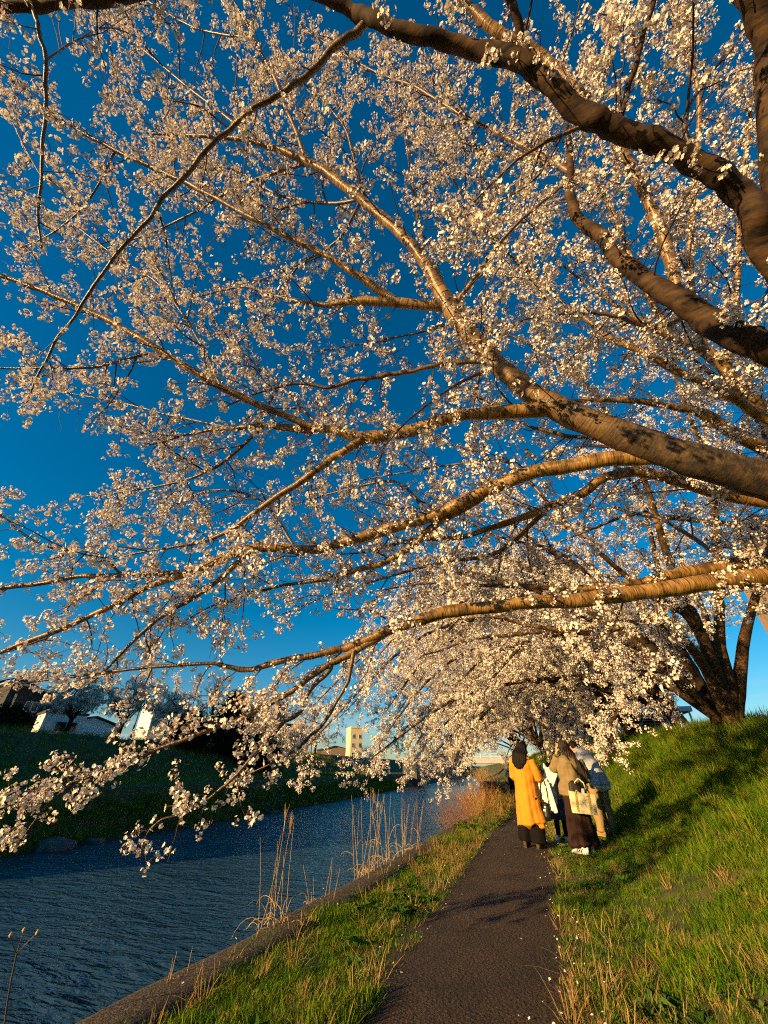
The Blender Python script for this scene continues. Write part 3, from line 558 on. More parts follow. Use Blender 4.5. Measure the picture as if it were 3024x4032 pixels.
# ------------------------------------------------------------------ the big near cherry tree: limbs sighted from below, with their distances
Q = 3024/1659
def limb(rows_, sub=4):
    a = np.array(rows_, float)
    p = np.array([at(x*Q, y*Q, z) for x, y, z, w in a]); r = .81*a[:, 3]*Q*a[:, 2]/FPX/2
    k = np.concatenate([p, r[:, None]], 1); k = spline(k, sub)
    p, r = k[:, :3], np.maximum(k[:, 3], .0022)
    n = len(p); ph = rng.uniform(0, 6.28, 6); t = np.arange(n)
    wig = np.stack([np.sin(t*.9+ph[i])*.5+np.sin(t*2.1+ph[i+3])*.3 for i in range(3)], -1)*(np.minimum(r, .02)*.55)[:, None]
    wig[0] = 0
    return p+wig, r*(1+.05*np.sin(t*1.7+ph[0])+.03*np.sin(t*3.1+ph[1]))
FORK = np.array([3.42, 3.75, 2.75])
LIMBS = {
 'A': [(1800,1075,3.3,115),(1659,1040,3.35,100),(1520,1000,3.45,92),(1380,955,3.6,80),(1200,880,3.85,62),(1100,810,4.0,52),(1020,730,4.15,46),(960,645,4.25,42),(920,570,4.3,32),(870,510,4.4,28),(780,430,4.5,24),(670,352,4.6,20),(560,310,4.7,14),(440,293,4.8,10),(330,290,4.9,6)],
 'A1': [(955,660,4.25,28),(850,655,4.3,26),(760,650,4.35,22),(700,660,4.4,14),(600,640,4.5,10),(520,620,4.6,6),(430,640,4.6,4)],
 'A1b': [(850,648,4.3,22),(780,600,4.3,19),(700,550,4.35,17),(600,500,4.4,15),(470,430,4.45,13),(380,385,4.5,12),(250,325,4.5,11),(150,270,4.5,9),(80,220,4.5,6),(20,170,4.5,4)],
 'A2': [(671,351,4.6,14),(658,331,4.6,12),(635,274,4.7,11),(615,225,4.8,10),(591,165,4.9,9),(549,83,5,8),(510,10,5.1,6),(480,-50,5.2,5)],
 'A3': [(790,432,4.5,10),(783,410,4.5,9),(767,351,4.6,8),(747,281,4.7,7),(727,251,4.8,6),(681,205,5,4),(600,120,5.2,3)],
 'A4': [(1075,790,4.05,16),(1058,782,4.05,14),(979,783,4.1,13),(922,795,4.1,12),(863,806,4.1,12),(823,813,4.1,12),(773,820,4.1,11),(714,836,4.1,10),(648,829,4.1,8),(601,836,4.1,7),(549,853,4.1,6),(480,880,4.1,4)],
 'A5': [(1065,792,4.05,10),(989,829,3.95,8),(939,863,3.9,7),(896,896,3.85,6),(860,930,3.8,4),(800,1000,3.7,3)],
 'A6': [(985,655,4.25,14),(1025,601,4.2,13),(1061,549,4.1,11),(1110,490,4.0,9),(1180,430,3.9,7),(1240,380,3.8,4)],
 'B': [(1195,882,3.85,45),(1080,890,3.9,36),(960,905,3.95,33),(870,935,4,33),(790,945,4,34),(720,930,4.05,25),(640,925,4.1,22),(570,920,4.2,16),(500,925,4.3,12),(400,940,4.4,7),(310,965,4.4,4)],
 'B2': [(795,945,4,26),(740,975,3.95,22),(700,1005,3.9,20),(610,1065,3.85,17),(520,1130,3.8,14),(440,1170,3.75,11),(380,1180,3.7,8),(300,1195,3.7,6),(200,1215,3.7,3)],
 'B3': [(700,930,4.05,20),(620,900,4,17),(480,838,3.9,19),(400,790,3.85,18),(310,735,3.8,17),(220,685,3.75,16),(120,640,3.7,15),(30,605,3.65,13),(-80,570,3.6,10)],
 'B3b': [(375,775,3.85,10),(320,765,3.8,9),(220,790,3.75,8),(130,795,3.7,7),(0,795,3.65,5),(-60,790,3.6,3)],
 'C': [(1400,985,3.6,50),(1330,990,3.7,42),(1240,1005,3.8,40),(1150,1020,3.9,38),(1050,1060,4,36),(1000,1085,4,33),(930,1115,4.05,30),(850,1140,4.1,30),(760,1165,4.1,28),(700,1183,4.1,27),(640,1188,4.05,26),(560,1182,4,26),(500,1200,3.95,23),(430,1228,3.85,22),(314,1270,3.75,18),(240,1310,3.7,16),(175,1340,3.65,14),(90,1375,3.6,13),(0,1409,3.55,12),(-80,1440,3.5,8)],
 'C2': [(548,1188,3.95,16),(443,1274,3.8,13),(364,1323,3.7,11),(324,1350,3.65,10),(231,1445,3.55,7),(190,1480,3.5,4)],
 'C3': [(430,1232,3.85,14),(307,1240,3.8,14),(258,1242,3.8,14),(182,1245,3.75,13),(99,1257,3.7,12),(0,1272,3.65,11),(-70,1280,3.6,8)],
 'C3b': [(260,1238,3.8,8),(210,1195,3.8,7),(100,1180,3.75,6),(20,1130,3.7,5),(-30,1080,3.7,3)],
 'C4': [(1060,1062,4.0,20),(990,1105,4.05,18),(929,1142,4.1,20),(896,1175,4.1,19),(836,1211,4.1,17),(764,1234,4.1,15),(681,1254,4.1,11),(590,1270,4.1,8),(480,1300,4.1,5),(400,1340,4.1,3)],
 'D': [(1800,1115,4.6,36),(1659,1087,4.6,34),(1520,1056,4.6,32),(1378,1018,4.6,28),(1300,1036,4.6,26),(1260,1063,4.6,24),(1189,1094,4.65,22),(1090,1130,4.7,18),(1000,1160,4.8,14),(900,1165,4.9,10),(800,1190,5,6),(700,1200,5.1,3)],
 'E': [(1800,1235,3.9,54),(1659,1245,3.9,50),(1525,1260,3.9,46),(1381,1279,3.9,42),(1262,1296,3.9,38),(1180,1300,3.9,35),(1097,1307,3.9,34),(985,1320,3.9,32),(912,1336,3.85,30),(830,1367,3.8,26),(747,1398,3.75,20),(707,1409,3.7,18),(631,1423,3.65,17),(549,1444,3.6,15),(498,1443,3.55,12),(439,1432,3.5,10),(233,1452,3.4,8),(119,1466,3.35,6),(30,1480,3.3,4)],
 'E2': [(830,1370,3.8,18),(747,1419,3.7,18),(714,1432,3.65,17),(648,1480,3.55,16),(583,1519,3.45,15),(543,1540,3.4,13),(464,1574,3.3,12),(384,1601,3.2,11),(341,1619,3.15,9),(264,1651,3.05,8),(212,1670,3,8),(164,1688,2.95,7),(127,1701,2.9,6),(66,1709,2.85,4),(0,1715,2.8,3)],
 'E2b': [(164,1688,2.95,6),(105,1735,2.9,5),(70,1780,2.85,4),(35,1830,2.8,3)],
 'E2c': [(341,1619,3.15,5),(300,1650,3.1,4),(200,1668,3.0,3),(120,1665,2.95,3)],
 'E3': [(714,1435,3.65,14),(709,1450,3.62,13),(664,1500,3.5,12),(644,1543,3.4,11),(606,1566,3.3,11),(553,1630,3.2,10),(503,1680,3.1,9),(469,1712,3.05,8),(400,1757,2.95,6),(350,1770,2.9,5),(318,1800,2.87,4),(304,1850,2.85,3)],
 'E4': [(765,1404,3.7,12),(754,1463,3.6,11),(736,1500,3.55,10),(702,1558,3.45,9),(670,1590,3.4,8),(643,1617,3.35,7),(617,1633,3.3,6),(569,1657,3.25,5),(500,1690,3.2,3)],
 'E5': [(1800,1190,4.4,42),(1659,1210,4.4,38),(1573,1221,4.4,36),(1453,1243,4.4,30),(1381,1258,4.4,24),(1300,1268,4.4,20),(1200,1270,4.5,15),(1080,1265,4.6,12),(1000,1262,4.7,8),(900,1262,4.8,5),(800,1280,4.9,3)],
 'F': [(1800,800,3.2,85),(1659,752,3.3,78),(1605,731,3.4,75),(1521,687,3.6,62),(1470,650,3.7,55),(1402,610,3.85,46),(1334,555,4.0,38),(1300,511,4.15,34),(1250,474,4.3,28),(1231,420,4.4,24),(1231,372,4.5,20),(1229,305,4.7,14),(1225,230,4.9,9),(1210,150,5.1,5)],
 'G': [(1760,700,2.6,80),(1659,540,2.55,70),(1635,474,2.5,64),(1599,416,2.5,60),(1554,383,2.5,56),(1497,346,2.5,52),(1402,305,2.5,54),(1317,271,2.5,52),(1267,251,2.5,52),(1209,203,2.5,48),(1165,162,2.5,46),(1124,135,2.5,45),(995,96,2.55,40),(912,80,2.55,38),(830,50,2.55,36),(780,33,2.6,34),(730,7,2.6,30),(600,-30,2.6,29),(400,-30,2.6,28),(215,0,2.6,26),(132,7,2.6,26),(50,13,2.6,25),(-40,20,2.6,22)],
 'G2': [(800,40,2.6,22),(763,73,2.62,20),(714,109,2.65,19),(658,168,2.7,17),(608,199,2.72,15),(549,235,2.75,14),(496,278,2.8,13),(447,324,2.8,13),(390,390,2.82,12),(347,433,2.85,11),(318,479,2.85,10),(251,549,2.9,9),(192,635,2.9,8),(159,687,2.95,7),(122,734,3.0,7),(99,780,3.0,6),(76,823,3.0,5),(56,873,3.0,4)],
 'G3': [(72,15,2.6,12),(80,50,2.6,11),(88,83,2.62,11),(99,132,2.65,10),(99,215,2.7,10),(94,297,2.7,9),(89,380,2.75,8),(83,463,2.8,7),(89,535,2.8,5)],
 'G4': [(1335,270,2.5,20),(1341,257,2.5,17),(1368,152,2.45,15),(1388,85,2.45,13),(1412,0,2.4,12),(1430,-60,2.4,10)],
 'G5': [(1150,145,2.5,26),(1141,132,2.48,24),(1127,75,2.45,22),(1107,17,2.4,20),(1090,-40,2.4,16)],
 'G6': [(1275,262,2.5,13),(1199,298,2.6,10),(1141,329,2.65,9),(1107,355,2.7,8),(1020,440,2.8,6),(950,535,2.9,4)],
 'G7': [(1497,346,2.5,14),(1480,260,2.6,12),(1520,180,2.7,9),(1570,110,2.8,6)],
 'H': [(1760,720,2.6,75),(1690,450,2.55,70),(1672,250,2.5,66),(1660,100,2.45,62),(1625,0,2.4,56),(1580,-80,2.35,45)],
 'I': [(1470,640,3.8,30),(1420,480,4.0,28),(1330,300,4.1,26),(1240,190,4.15,27),(1170,120,4.2,28),(1097,82,4.2,28),(1045,46,4.2,26),(1000,0,4.2,20),(940,-60,4.2,14)],
 'J': [(1780,980,5.3,42),(1659,890,5.4,36),(1605,846,5.4,34),(1571,803,5.4,30),(1521,759,5.4,28),(1453,731,5.4,22),(1380,690,5.5,14),(1300,640,5.7,8),(1200,560,5.9,4)],
 'K': [(1760,960,5.0,30),(1659,905,5,26),(1571,853,5,24),(1470,803,5,22),(1368,752,5,18),(1307,725,5.1,15),(1263,687,5.2,12),(1200,640,5.4,7),(1120,560,5.6,4)],
 'L': [(1780,1020,6.2,46),(1659,970,6.2,40),(1588,938,6.2,34),(1521,894,6.2,26),(1456,879,6.2,20),(1385,867,6.2,17),(1300,864,6.3,13),(1233,867,6.4,9),(1150,880,6.5,5)],
 'M': [(1500,670,3.75,14),(1450,700,4.2,13),(1395,704,4.4,12),(1334,684,4.4,11),(1293,677,4.4,10),(1242,677,4.4,9),(1155,684,4.3,7),(1097,711,4.2,5),(1030,760,4.2,3)],
 'N': [(1380,960,3.65,16),(1330,955,4.0,13),(1280,948,4.3,12),(1212,938,4.4,11),(1165,928,4.5,9),(1117,910,4.6,7),(1040,900,4.8,4)],
 'U1': [(1453,731,5.4,18),(1380,600,5.7,16),(1300,420,6.0,13),(1180,350,6.3,11),(1050,330,6.5,8),(920,250,6.8,6),(850,180,7,4)],
 'U2': [(1231,372,4.5,14),(1120,310,5.0,12),(1000,250,5.4,10),(900,190,5.7,8),(800,150,6,6),(650,60,6.3,4)],
 'U3': [(1521,759,5.4,20),(1490,600,5.6,18),(1500,400,5.8,15),(1510,200,6.0,12),(1470,80,6.2,9),(1440,-20,6.4,6)],
 'U4': [(1200,640,5.4,9),(1110,560,5.6,8),(1030,460,5.9,7),(950,350,6.2,5),(860,260,6.5,3)],
 'U5': [(1571,803,5.4,18),(1590,640,5.6,16),(1600,450,5.9,13),(1620,250,6.1,10),(1640,100,6.3,7)],
 'U6': [(780,430,4.5,9),(700,440,4.8,8),(600,420,5.1,7),(480,360,5.4,5),(330,380,5.7,4)],
 'U7': [(570,920,4.2,10),(480,1000,4.4,9),(390,1040,4.6,7),(280,1060,4.8,5),(160,1075,5.0,3)],
 'V1': [(560,310,4.7,9),(420,200,5.2,7),(300,100,5.6,5),(180,20,6,3)],
 'V2': [(671,351,4.6,9),(520,400,5.1,7),(400,470,5.4,6),(280,520,5.7,4),(150,560,6,3)],
 'V3': [(480,838,3.9,9),(420,720,4.5,7),(350,620,5,6),(260,560,5.4,5),(150,480,5.7,4),(40,420,6,3)],
 'V4': [(700,930,4.05,10),(600,830,4.7,8),(520,760,5.2,6),(420,700,5.6,5),(300,650,6,3)],
 'V5': [(500,925,4.3,8),(380,900,4.7,6),(260,870,5,5),(150,850,5.3,4),(60,840,5.5,3)],
 'V6': [(549,83,5,7),(420,60,5.4,5),(300,-10,5.8,4)],
 'V7': [(780,430,4.5,9),(730,520,5,7),(640,580,5.4,6),(560,700,5.8,5),(460,780,6.2,3)],
 'V8': [(1100,810,4,10),(1000,700,4.9,8),(900,720,5.3,6),(800,740,5.7,5),(680,760,6.1,3)],
 'V9': [(920,570,4.3,10),(900,450,5,8),(880,330,5.5,6),(860,200,6,5),(830,80,6.4,3)],
 'V10': [(89,380,2.75,5),(60,330,3.2,4),(20,250,3.5,3)],
 'V11': [(250,325,4.5,7),(200,420,4.9,5),(120,500,5.2,4),(30,540,5.5,3)],
 'V12': [(640,1188,4.05,9),(560,1080,4.7,7),(450,1060,5.2,5),(330,1110,5.6,4),(220,1140,6,3)],
 'V13': [(930,1115,4.05,10),(850,1040,4.8,8),(740,1060,5.3,6),(620,1090,5.8,4),(500,1090,6.2,3)],
 'V14': [(1189,1094,4.65,10),(1100,1000,5.2,8),(1000,1000,5.6,6),(880,1020,6,5),(760,1040,6.4,3)],
 'V15': [(1300,864,6.3,10),(1200,780,6.6,8),(1080,720,7,6),(960,760,7.3,4)],
 'V16': [(1300,1268,4.4,12),(1200,1190,5.2,9),(1080,1160,5.8,7),(960,1110,6.3,5),(850,1090,6.8,3)],
 'V17': [(1573,1221,4.4,14),(1480,1150,5.2,11),(1380,1110,5.8,9),(1260,1150,6.4,6),(1140,1200,6.9,4)],
 'V18': [(99,132,2.65,6),(160,90,3.2,5),(230,60,3.8,4),(300,80,4.2,3)],
 'U8': [(1189,1094,4.65,14),(1080,1190,5.0,12),(960,1215,5.3,9),(820,1250,5.5,7),(700,1290,5.7,5),(600,1330,5.9,3)],
}
near = empty('cherry_tree', (3.95, 3.7, float(near_z(3.95+.8, 3.7))))
tag(near, 'nearest cherry tree, its long golden limbs spreading from the right edge over path and river', 'cherry tree', 'cherry trees along the embankment')
near.rotation_euler = (0, 0, 0)
near_inv = near.location.copy()
def child_shift(o):                          # meshes are built in place; keep them there under the tree's own origin
    o.matrix_parent_inverse = Matrix.Translation(-near_inv); return o
tr = spline(np.array([[3.98, 3.72, 1.2, .42], [3.93, 3.7, 1.6, .34], [3.75, 3.72, 2.15, .30], [3.5, 3.75, 2.65, .31], [3.2, 3.7, 3.1, .26]]), 5)
child_shift(tubes('trunk', [(tr[:, :3], tr[:, 3])], M['bark_old_shade'], near, 20))
C1 = Crown(3)
PAR = {  # side-branch density, branch length, twigs per metre, twig length, blossom spacing, start
 'A': (4.2, .85, 5.5, .30, .07, .3), 'C': (6.0, .85, 6.0, .28, .066, .15), 'E': (5.4, .85, 6.0, .28, .066, .15), 'G': (2.4, .55, 4.5, .24, .08, .2), 'H': (1.0, .5, 3, .22, .1, .3),
 'E2': (6.5, .36, 6, .18, .055, .25), 'E3': (7.5, .34, 6.5, .18, .05, .25), 'E4': (6, .32, 6, .16, .052, .4), 'E2b': (9, .36, 6, .18, .05, 0), 'E2c': (7, .3, 6, .16, .055, 0),
 'G2': (3.6, .6, 5, .24, .075, .1), 'G3': (4.2, .6, 5, .24, .07, .05), 'F': (6, .95, 6, .3, .066, .1), 'B3': (5, .7, 5, .26, .068, .05),
}
limb_pts = {}
for k, rows_ in LIMBS.items():
    p, r = limb(rows_)
    if rows_[0][0] >= 1740:                   # comes off the trunk beside the frame
        st = FORK + np.array([0, 0, .35*('FGH'.find(k[0]) >= 0)])
        mid = (st+p[0])/2 + np.array([.05, 0, -.05])
        p = np.concatenate([spline(np.array([st, mid, p[0]]), 3)[:-1], p]); r = np.concatenate([np.linspace(max(r[0]*1.25, .1), r[0], 6), r])
    limb_pts[k] = (p, r)
    thick = r[len(r)//2] > .02
    child_shift(tubes('limb' if thick else 'branch', [(p, r)], M['bark'] if k not in ('G', 'H', 'F', 'G4', 'G5') else M['bark_old_shade'], near, 16 if thick else 9))  # overhead limbs get the darker bark, their shade painted in
    if k[0] == 'U' or k in 'IJKLDNM': a = (6.5, 1.05, 6.5, .32, .068, .08)
    elif k[0] == 'V': a = (4.2, 1.0, 6, .30, .074, .1)
    else: a = PAR.get(k, (6.0, .75, 6.0, .26, .066, .06))
    lf_ = 1.38 if k[0] in 'ABCGV' and k not in ('G',) else 1.1 if k[0] == 'E' else 1.1
    C1.dress(p, r, a[0], a[1], a[2], a[3], a[4]*lf_, a[5], bias=(-.03, 0, -.02) if k[0] in 'ABCE' else (0, 0, 0))
    C1.blossoms(p[int(len(p)*.8):], .12, 0, .04)
n1 = C1.finish(near, BC, .84, 6, single=300)
for o in near.children: child_shift(o)
print('near tree clusters', n1, 'twigs', len(C1.lines))
# ------------------------------------------------------------------ further cherry trees
def hold(o, root):
    o.matrix_parent_inverse = Matrix.Translation(-Vector(root.location)); return o
def hang(root):
    for c in root.children: hold(c, root)
def stem_line(base, end, rise, r0, seed, n=12, r1=.012):
    r = np.random.default_rng(seed); b = np.array(base, float); e = np.array(end, float)
    m1 = b+(e-b)*.3+np.array([0, 0, rise]); m2 = b+(e-b)*.68+np.array([0, 0, rise*.95])
    m1 += r.normal(0, .25, 3); m2 += r.normal(0, .35, 3)
    p = spline(np.array([b, m1, m2, e]), n//3)
    k = len(p); p[1:-1] += r.normal(0, .05, (k-2, 3))
    return p, r0*(1-np.linspace(0, 1, k))**.8 + r1
def cherry(base, ends, seed, label, r0=.2, trunk_h=.9, blen=1.5, dens=2.6, tdens=3.6, tlen=.5, spacing=.17, scale=1.0, group='cherry trees along the embankment', lean=(-.35, 0), name='cherry_tree', pre=None, t0=.22, coll=None, nc=5, tw=None):
    base = np.array(base, float); root = empty(name, base); tag(root, label, 'cherry tree', group)
    r = np.random.default_rng(seed)
    top = base+np.array([lean[0], lean[1], trunk_h])
    tp = spline(np.array([[*(base-[0, 0, .35]), r0*2.0], [*base, r0*1.55], [*(base*.5+top*.5), r0*1.25], [*top, r0*1.2], [*(top+[lean[0]*.5, 0, .35]), r0*.7]]), 4)
    tubes('trunk', [(tp[:, :3], tp[:, 3])], M['bark_old_shade'], root, 16)
    cr = Crown(seed+50)
    for i, (dx, dy, dz, rise) in enumerate(ends):
        p, rr = stem_line(top, base+np.array([dx, dy, dz]), rise, r0*r.uniform(.4, .6), seed*31+i)
        tubes('limb', [(p, rr)], M['bark_old_shade'], root, 9)
        cr.dress(p, rr, dens, blen, tdens, tlen, spacing, t0, (0, 0, -.04), .9)
    for p, rr in (pre or []):
        tubes('limb', [(p, rr)], M['bark_sun_tint'], root, 12)
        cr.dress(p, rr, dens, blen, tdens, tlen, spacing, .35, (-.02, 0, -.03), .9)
    n = cr.finish(root, coll or FC, scale, nc, tw=tw)
    hang(root); return root
def sight(rows_, sub=3):                       # (x, y, distance, thickness in metres)
    a = np.array(rows_, float); p = np.array([at(x, y, z) for x, y, z, w in a]); k = spline(np.concatenate([p, a[:, 3:]/2], 1), sub)
    return k[:, :3], k[:, 3]
b2 = np.array([4.8, 13.7, float(near_z(4.8+.8, 13.7))])
z2 = to_view(b2)[2]
pre2 = [sight([(2868,2833,z2,.34),(2802,2680,z2,.26),(2737,2571,z2-.2,.22),(2671,2497,z2-.4,.19),(2606,2458,z2-.6,.17),(2579,2445,z2-.7,.16),(2475,2453,z2-.9,.15),(2409,2479,z2-1,.14),(2300,2493,z2-1.1,.12),(2138,2472,z2-1.2,.09),(2041,2453,z2-1.2,.07),(1945,2429,z2-1.2,.045),(1800,2440,z2-1.2,.02)]),
        sight([(2860,2800,z2,.36),(2846,2724,z2,.32),(2780,2549,z2,.27),(2737,2462,z2,.25),(2693,2410,z2-.1,.22),(2627,2375,z2-.3,.19),(2575,2353,z2-.4,.16),(2420,2230,z2-.6,.12),(2250,2080,z2-.8,.09),(2050,1990,z2-1,.05),(1850,1960,z2-1.2,.02)]),
        sight([(2855,2780,z2,.34),(2824,2680,z2,.30),(2772,2527,z2,.27),(2728,2418,z2,.25),(2693,2353,z2,.23),(2671,2309,z2,.21),(2610,2130,z2,.17),(2540,1900,z2,.13),(2440,1700,z2-.2,.09),(2300,1500,z2-.4,.05),(2200,1380,z2-.5,.02)]),
        sight([(2880,2760,z2,.32),(2868,2680,z2,.28),(2837,2549,z2+.2,.25),(2833,2418,z2+.3,.23),(2828,2322,z2+.4,.22),(2820,2100,z2+.5,.19),(2790,1850,z2+.6,.14),(2700,1600,z2+.6,.1),(2620,1380,z2+.6,.05)]),
        sight([(2900,2760,z2,.32),(2915,2640,z2,.28),(2931,2514,z2,.24),(2960,2400,z2+.1,.2),(3010,2230,z2+.3,.17),(3060,2000,z2+.5,.12),(3040,1700,z2+.6,.06)]),
        sight([(2850,2860,z2,.16),(2740,2740,z2-.2,.10),(2640,2660,z2-.5,.07),(2520,2640,z2-.8,.05),(2400,2640,z2-1.0,.03)])]
pre2 = [(np.concatenate([spline(np.array([b2+[0, 0, -.1], b2*.45+p_[0]*.55, p_[0]]), 3)[:-1], p_]), np.concatenate([np.linspace(r_[0]*1.15, r_[0], 6), r_])) for p_, r_ in pre2]
ends2 = [(-8.0, -1.0, 6.0, 2.0), (-4.5, 1.5, 8.0, 1.0), (-9.5, 2.5, 4.2, 2.4), (-6.0, 4.5, 4.0, 2.0), (-3.0, -2.0, 4.5, 1.6), (-6.5, 2.0, 6.0, 1.2), (-3.5, 3.5, 7.0, .8), (-7.5, -2.0, 4.5, 1.4), (-2.0, -3.5, 7.5, .5), (1.5, 2, 7, .5), (-5, -4, 6.5, .8), (-8.5, .5, 2.6, 1.6)]
cherry(b2, ends2, 5, 'cherry tree with a fan of bare stems rising from one stool on the embankment', r0=.24, trunk_h=.35, blen=1.4, dens=4.2, tdens=5.0, tlen=.45, spacing=.10, scale=.66, lean=(-.1, 0), pre=pre2)
wide = [(-15.0, -3.0, 1.2, 5.5), (-12, -3.5, 5.0, 5.0), (-8, -1, 8.5, 3.0), (-5, 2, 9.5, 2.0), (-10.5, 3.5, 7.0, 4.0), (-14.0, -5.5, -.6, 4.2), (-13, -1.0, .8, 5.0), (-13.5, 1.5, 3.0, 5.0), (-11, -6, 2.6, 4.5), (-9, 2, 6.5, 3.0), (-7, -6, 6.0, 3.0), (-11.5, -3.5, -1.6, 2.6), (-10, .5, -.4, 3.2), (-8.5, -5, .4, 3.0), (-12.3, 2.5, -1.4, 3.0), (-6, -4, 3.6, 2.2), (-6.5, 3, 3.6, 2.2), (-2.5, -1, 6.6, 1.2), (1, -3, 6, .8), (3.5, 1, 5, .8), (1.5, 4, 5.5, .8), (-9, -2.5, 2.0, 2.6), (-4, -6, 1.2, 2.2), (-3, -5, -.3, 1.2)]
def jig(e, sd, k=1.0):
    r = np.random.default_rng(sd); return [(a*k+r.normal(0, .6), b*k+r.normal(0, .6), c*k+r.normal(0, .3), d*k) for a, b, c, d in e]
row = [(20.0, 5.6, .95, 'cherry tree on the crest between the fan of stems and the carport'),
       (26.0, 4.9, 1.0, 'cherry tree behind the group, its lowest boughs arching down to the water'),
       (33.5, 4.0, 1.0, 'leaning cherry trunk just right of the bending person, blossom boughs over the path'),
       (43.0, 2.6, .95, 'cherry tree on the embankment behind the walker in the white jacket'),
       (54.0, .6, 1.0, 'farther cherry tree where the path bends, seen under the blossom boughs'),
       (68.0, -2.0, 1.05, 'most distant cherry tree on the near bank before the bridge')]
for k, (s_, x_, sc_, lab) in enumerate(row):
    bz = float(ground_z(x_, s_))
    cherry((x_, s_, bz), jig(wide, 40+k, sc_), 60+k, lab, r0=.24, blen=1.7, dens=4.2 if k < 3 else 2.4, tdens=4.0 if k < 3 else 3.0, tlen=.55, spacing=.14 if k < 3 else .19, scale=.95+.1*k)
# a cherry behind the near one, its crown closing the view up the slope
cherry((6.6, 9.2, float(ground_z(6.6, 9.2))), [(-2, 1, 8, .5), (1, 3, 8, .4), (-3.5, 3, 6.5, .8), (-1, -2, 8.5, .3), (2.5, 0, 7, .5), (-4.5, .5, 7.2, .9), (-3, -3, 7.5, .6)], 91, 'cherry tree at the top of the slope with its crown behind the nearest limbs', r0=.2, trunk_h=1.6, blen=1.4, dens=3.0, tdens=4, tlen=.45, spacing=.13, scale=.75, lean=(.2, 0))

# ------------------------------------------------------------------ trees across the river
M['needle'] = inst_mat('evergreen_leaf', [(0, (.008, .016, .006)), (.6, (.014, .03, .010)), (1, (.028, .05, .015))], trans=.2)
M['red_twig'] = plain('russet_twig', (.21, .075, .015), rough=.7)
M['gold_twig'] = plain('straw_twig', (.42, .27, .08), rough=.7)
M['bare_twig'] = plain('bare_twig', (.10, .07, .05), rough=.8)
lv = []
for k in range(4):
    r = np.random.default_rng(300+k); V, Fq = [], []
    for _ in range(26):
        c = r.normal(0, .16, 3); a, b = unit(r.normal(size=3)), unit(r.normal(size=3)); b = unit(b-a*(a@b)); i0 = len(V)
        V += [c, c+a*.07+b*.03, c+a*.14, c+a*.07-b*.03]; Fq.append((i0, i0+1, i0+2, i0+3))
    lv.append(proto('evergreen_spray_%d' % k, V, Fq, M['needle']))
EC = proto_collection('evergreen_sprays', lv)
def far_at(px, z, dv=0.0):                    # stand something on the far bank along a sight line
    p = at(px, 2950, z); return np.array([p[0], p[1], float(ground_z(p[0], p[1]))])
round_ = [(-2.6, -1.6, 4.6, .6), (2.4, -1.4, 4.8, .6), (.3, 2.4, 5.2, .6), (-1.2, .6, 6.6, .4), (1.4, .4, 6.3, .4), (-3.2, 1.2, 3.4, .9), (3.2, 1.0, 3.6, .9), (.2, -3.0, 3.6, .9)]
for k, (px, z, s_, lab) in enumerate([(232, 36, .85, 'small pinkish cherry tree across the river in front of the dark house'),
                                     (445, 39, 1.08, 'broad shaded cherry tree across the river, largest of those left of the evergreen'),
                                     (640, 42, 1.0, 'dim cherry tree across the river beside the evergreen'),
                                     (1010, 56, .9, 'brownish cherry tree across the river left of the tower building'),
                                     (1150, 62, .9, 'greyish cherry tree across the river below the tower building'),
                                     (1240, 74, .8, 'small cherry tree across the river near the bridge')]):
    b = far_at(px, z); cherry(b, jig(round_, 500+k, s_), 510+k, lab, r0=.17, trunk_h=1.3, blen=1.4, dens=5.0, tdens=4.6, tlen=.55, spacing=.15, scale=1.35, group='cherry trees across the river', lean=(.1, 0))
def bare_tree(px, z, h, sd, lab):
    b = far_at(px, z); root = empty('bare_tree', b); tag(root, lab, 'tree', 'bare trees across the river'); r = np.random.default_rng(sd)
    tr_ = grow(b-[0, 0, .3], (0, 0, 1), h*.95, 8, r, .05, np.zeros(3)); tubes('trunk', [(tr_, np.linspace(.14, .02, 9))], M['bare_twig'], root, 8)
    lines = []
    for _ in range(60):
        i = r.integers(2, 8); q = grow(tr_[i], (r.normal(0, .6), r.normal(0, .6), 1), h*.42*r.uniform(.5, 1), 6, r, .12, np.array([0, 0, .05])); lines.append((q, np.linspace(.035, .008, 7)))
        for __ in range(7):
            j = r.integers(1, 6); lines.append((grow(q[j], (r.normal(0, .7), r.normal(0, .7), 1), h*.14*r.uniform(.5, 1.2), 4, r, .15, np.zeros(3)), np.linspace(.014, .006, 5)))
    tubes('twigs', lines, M['bare_twig'], root)['kind'] = 'stuff'; hang(root)
bare_tree(800, 44, 8.0, 1, 'pale leafless tree across the river left of the dark evergreen')
bare_tree(975, 50, 7.0, 2, 'leafless bushy tree across the river right of the dark evergreen')
bare_tree(1225, 80, 8.0, 3, 'thin leafless tree beside the far bridge abutment')
def evergreen(px, z, h, w, sd, lab, pos=None):
    b = far_at(px, z) if pos is None else np.array(pos, float); root = empty('evergreen_tree', b); tag(root, lab, 'tree', 'evergreen trees across the river'); r = np.random.default_rng(sd)
    tubes('trunk', [(grow(b-[0, 0, .3], (0, 0, 1), h*.8, 6, r, .03, np.zeros(3)), np.linspace(.2, .05, 7))], M['bark_old_shade'], root, 8)
    n = 900; t = r.random(n)**.8; ang = r.uniform(0, 6.28, n); rr = w*np.sqrt(r.random(n))*np.sin(np.clip(.18+t*.86, 0, 1)*math.pi)**.6*(1+.25*np.sin(ang*3+t*9))
    p = np.stack([b[0]+rr*np.cos(ang), b[1]+rr*np.sin(ang), b[2]+.25+t*h], -1)
    o = scatter('crown', p, r.uniform(0, 6, (n, 3)), r.uniform(1.3, 2.4, n), r.integers(0, 4, n), EC, root); hang(root)
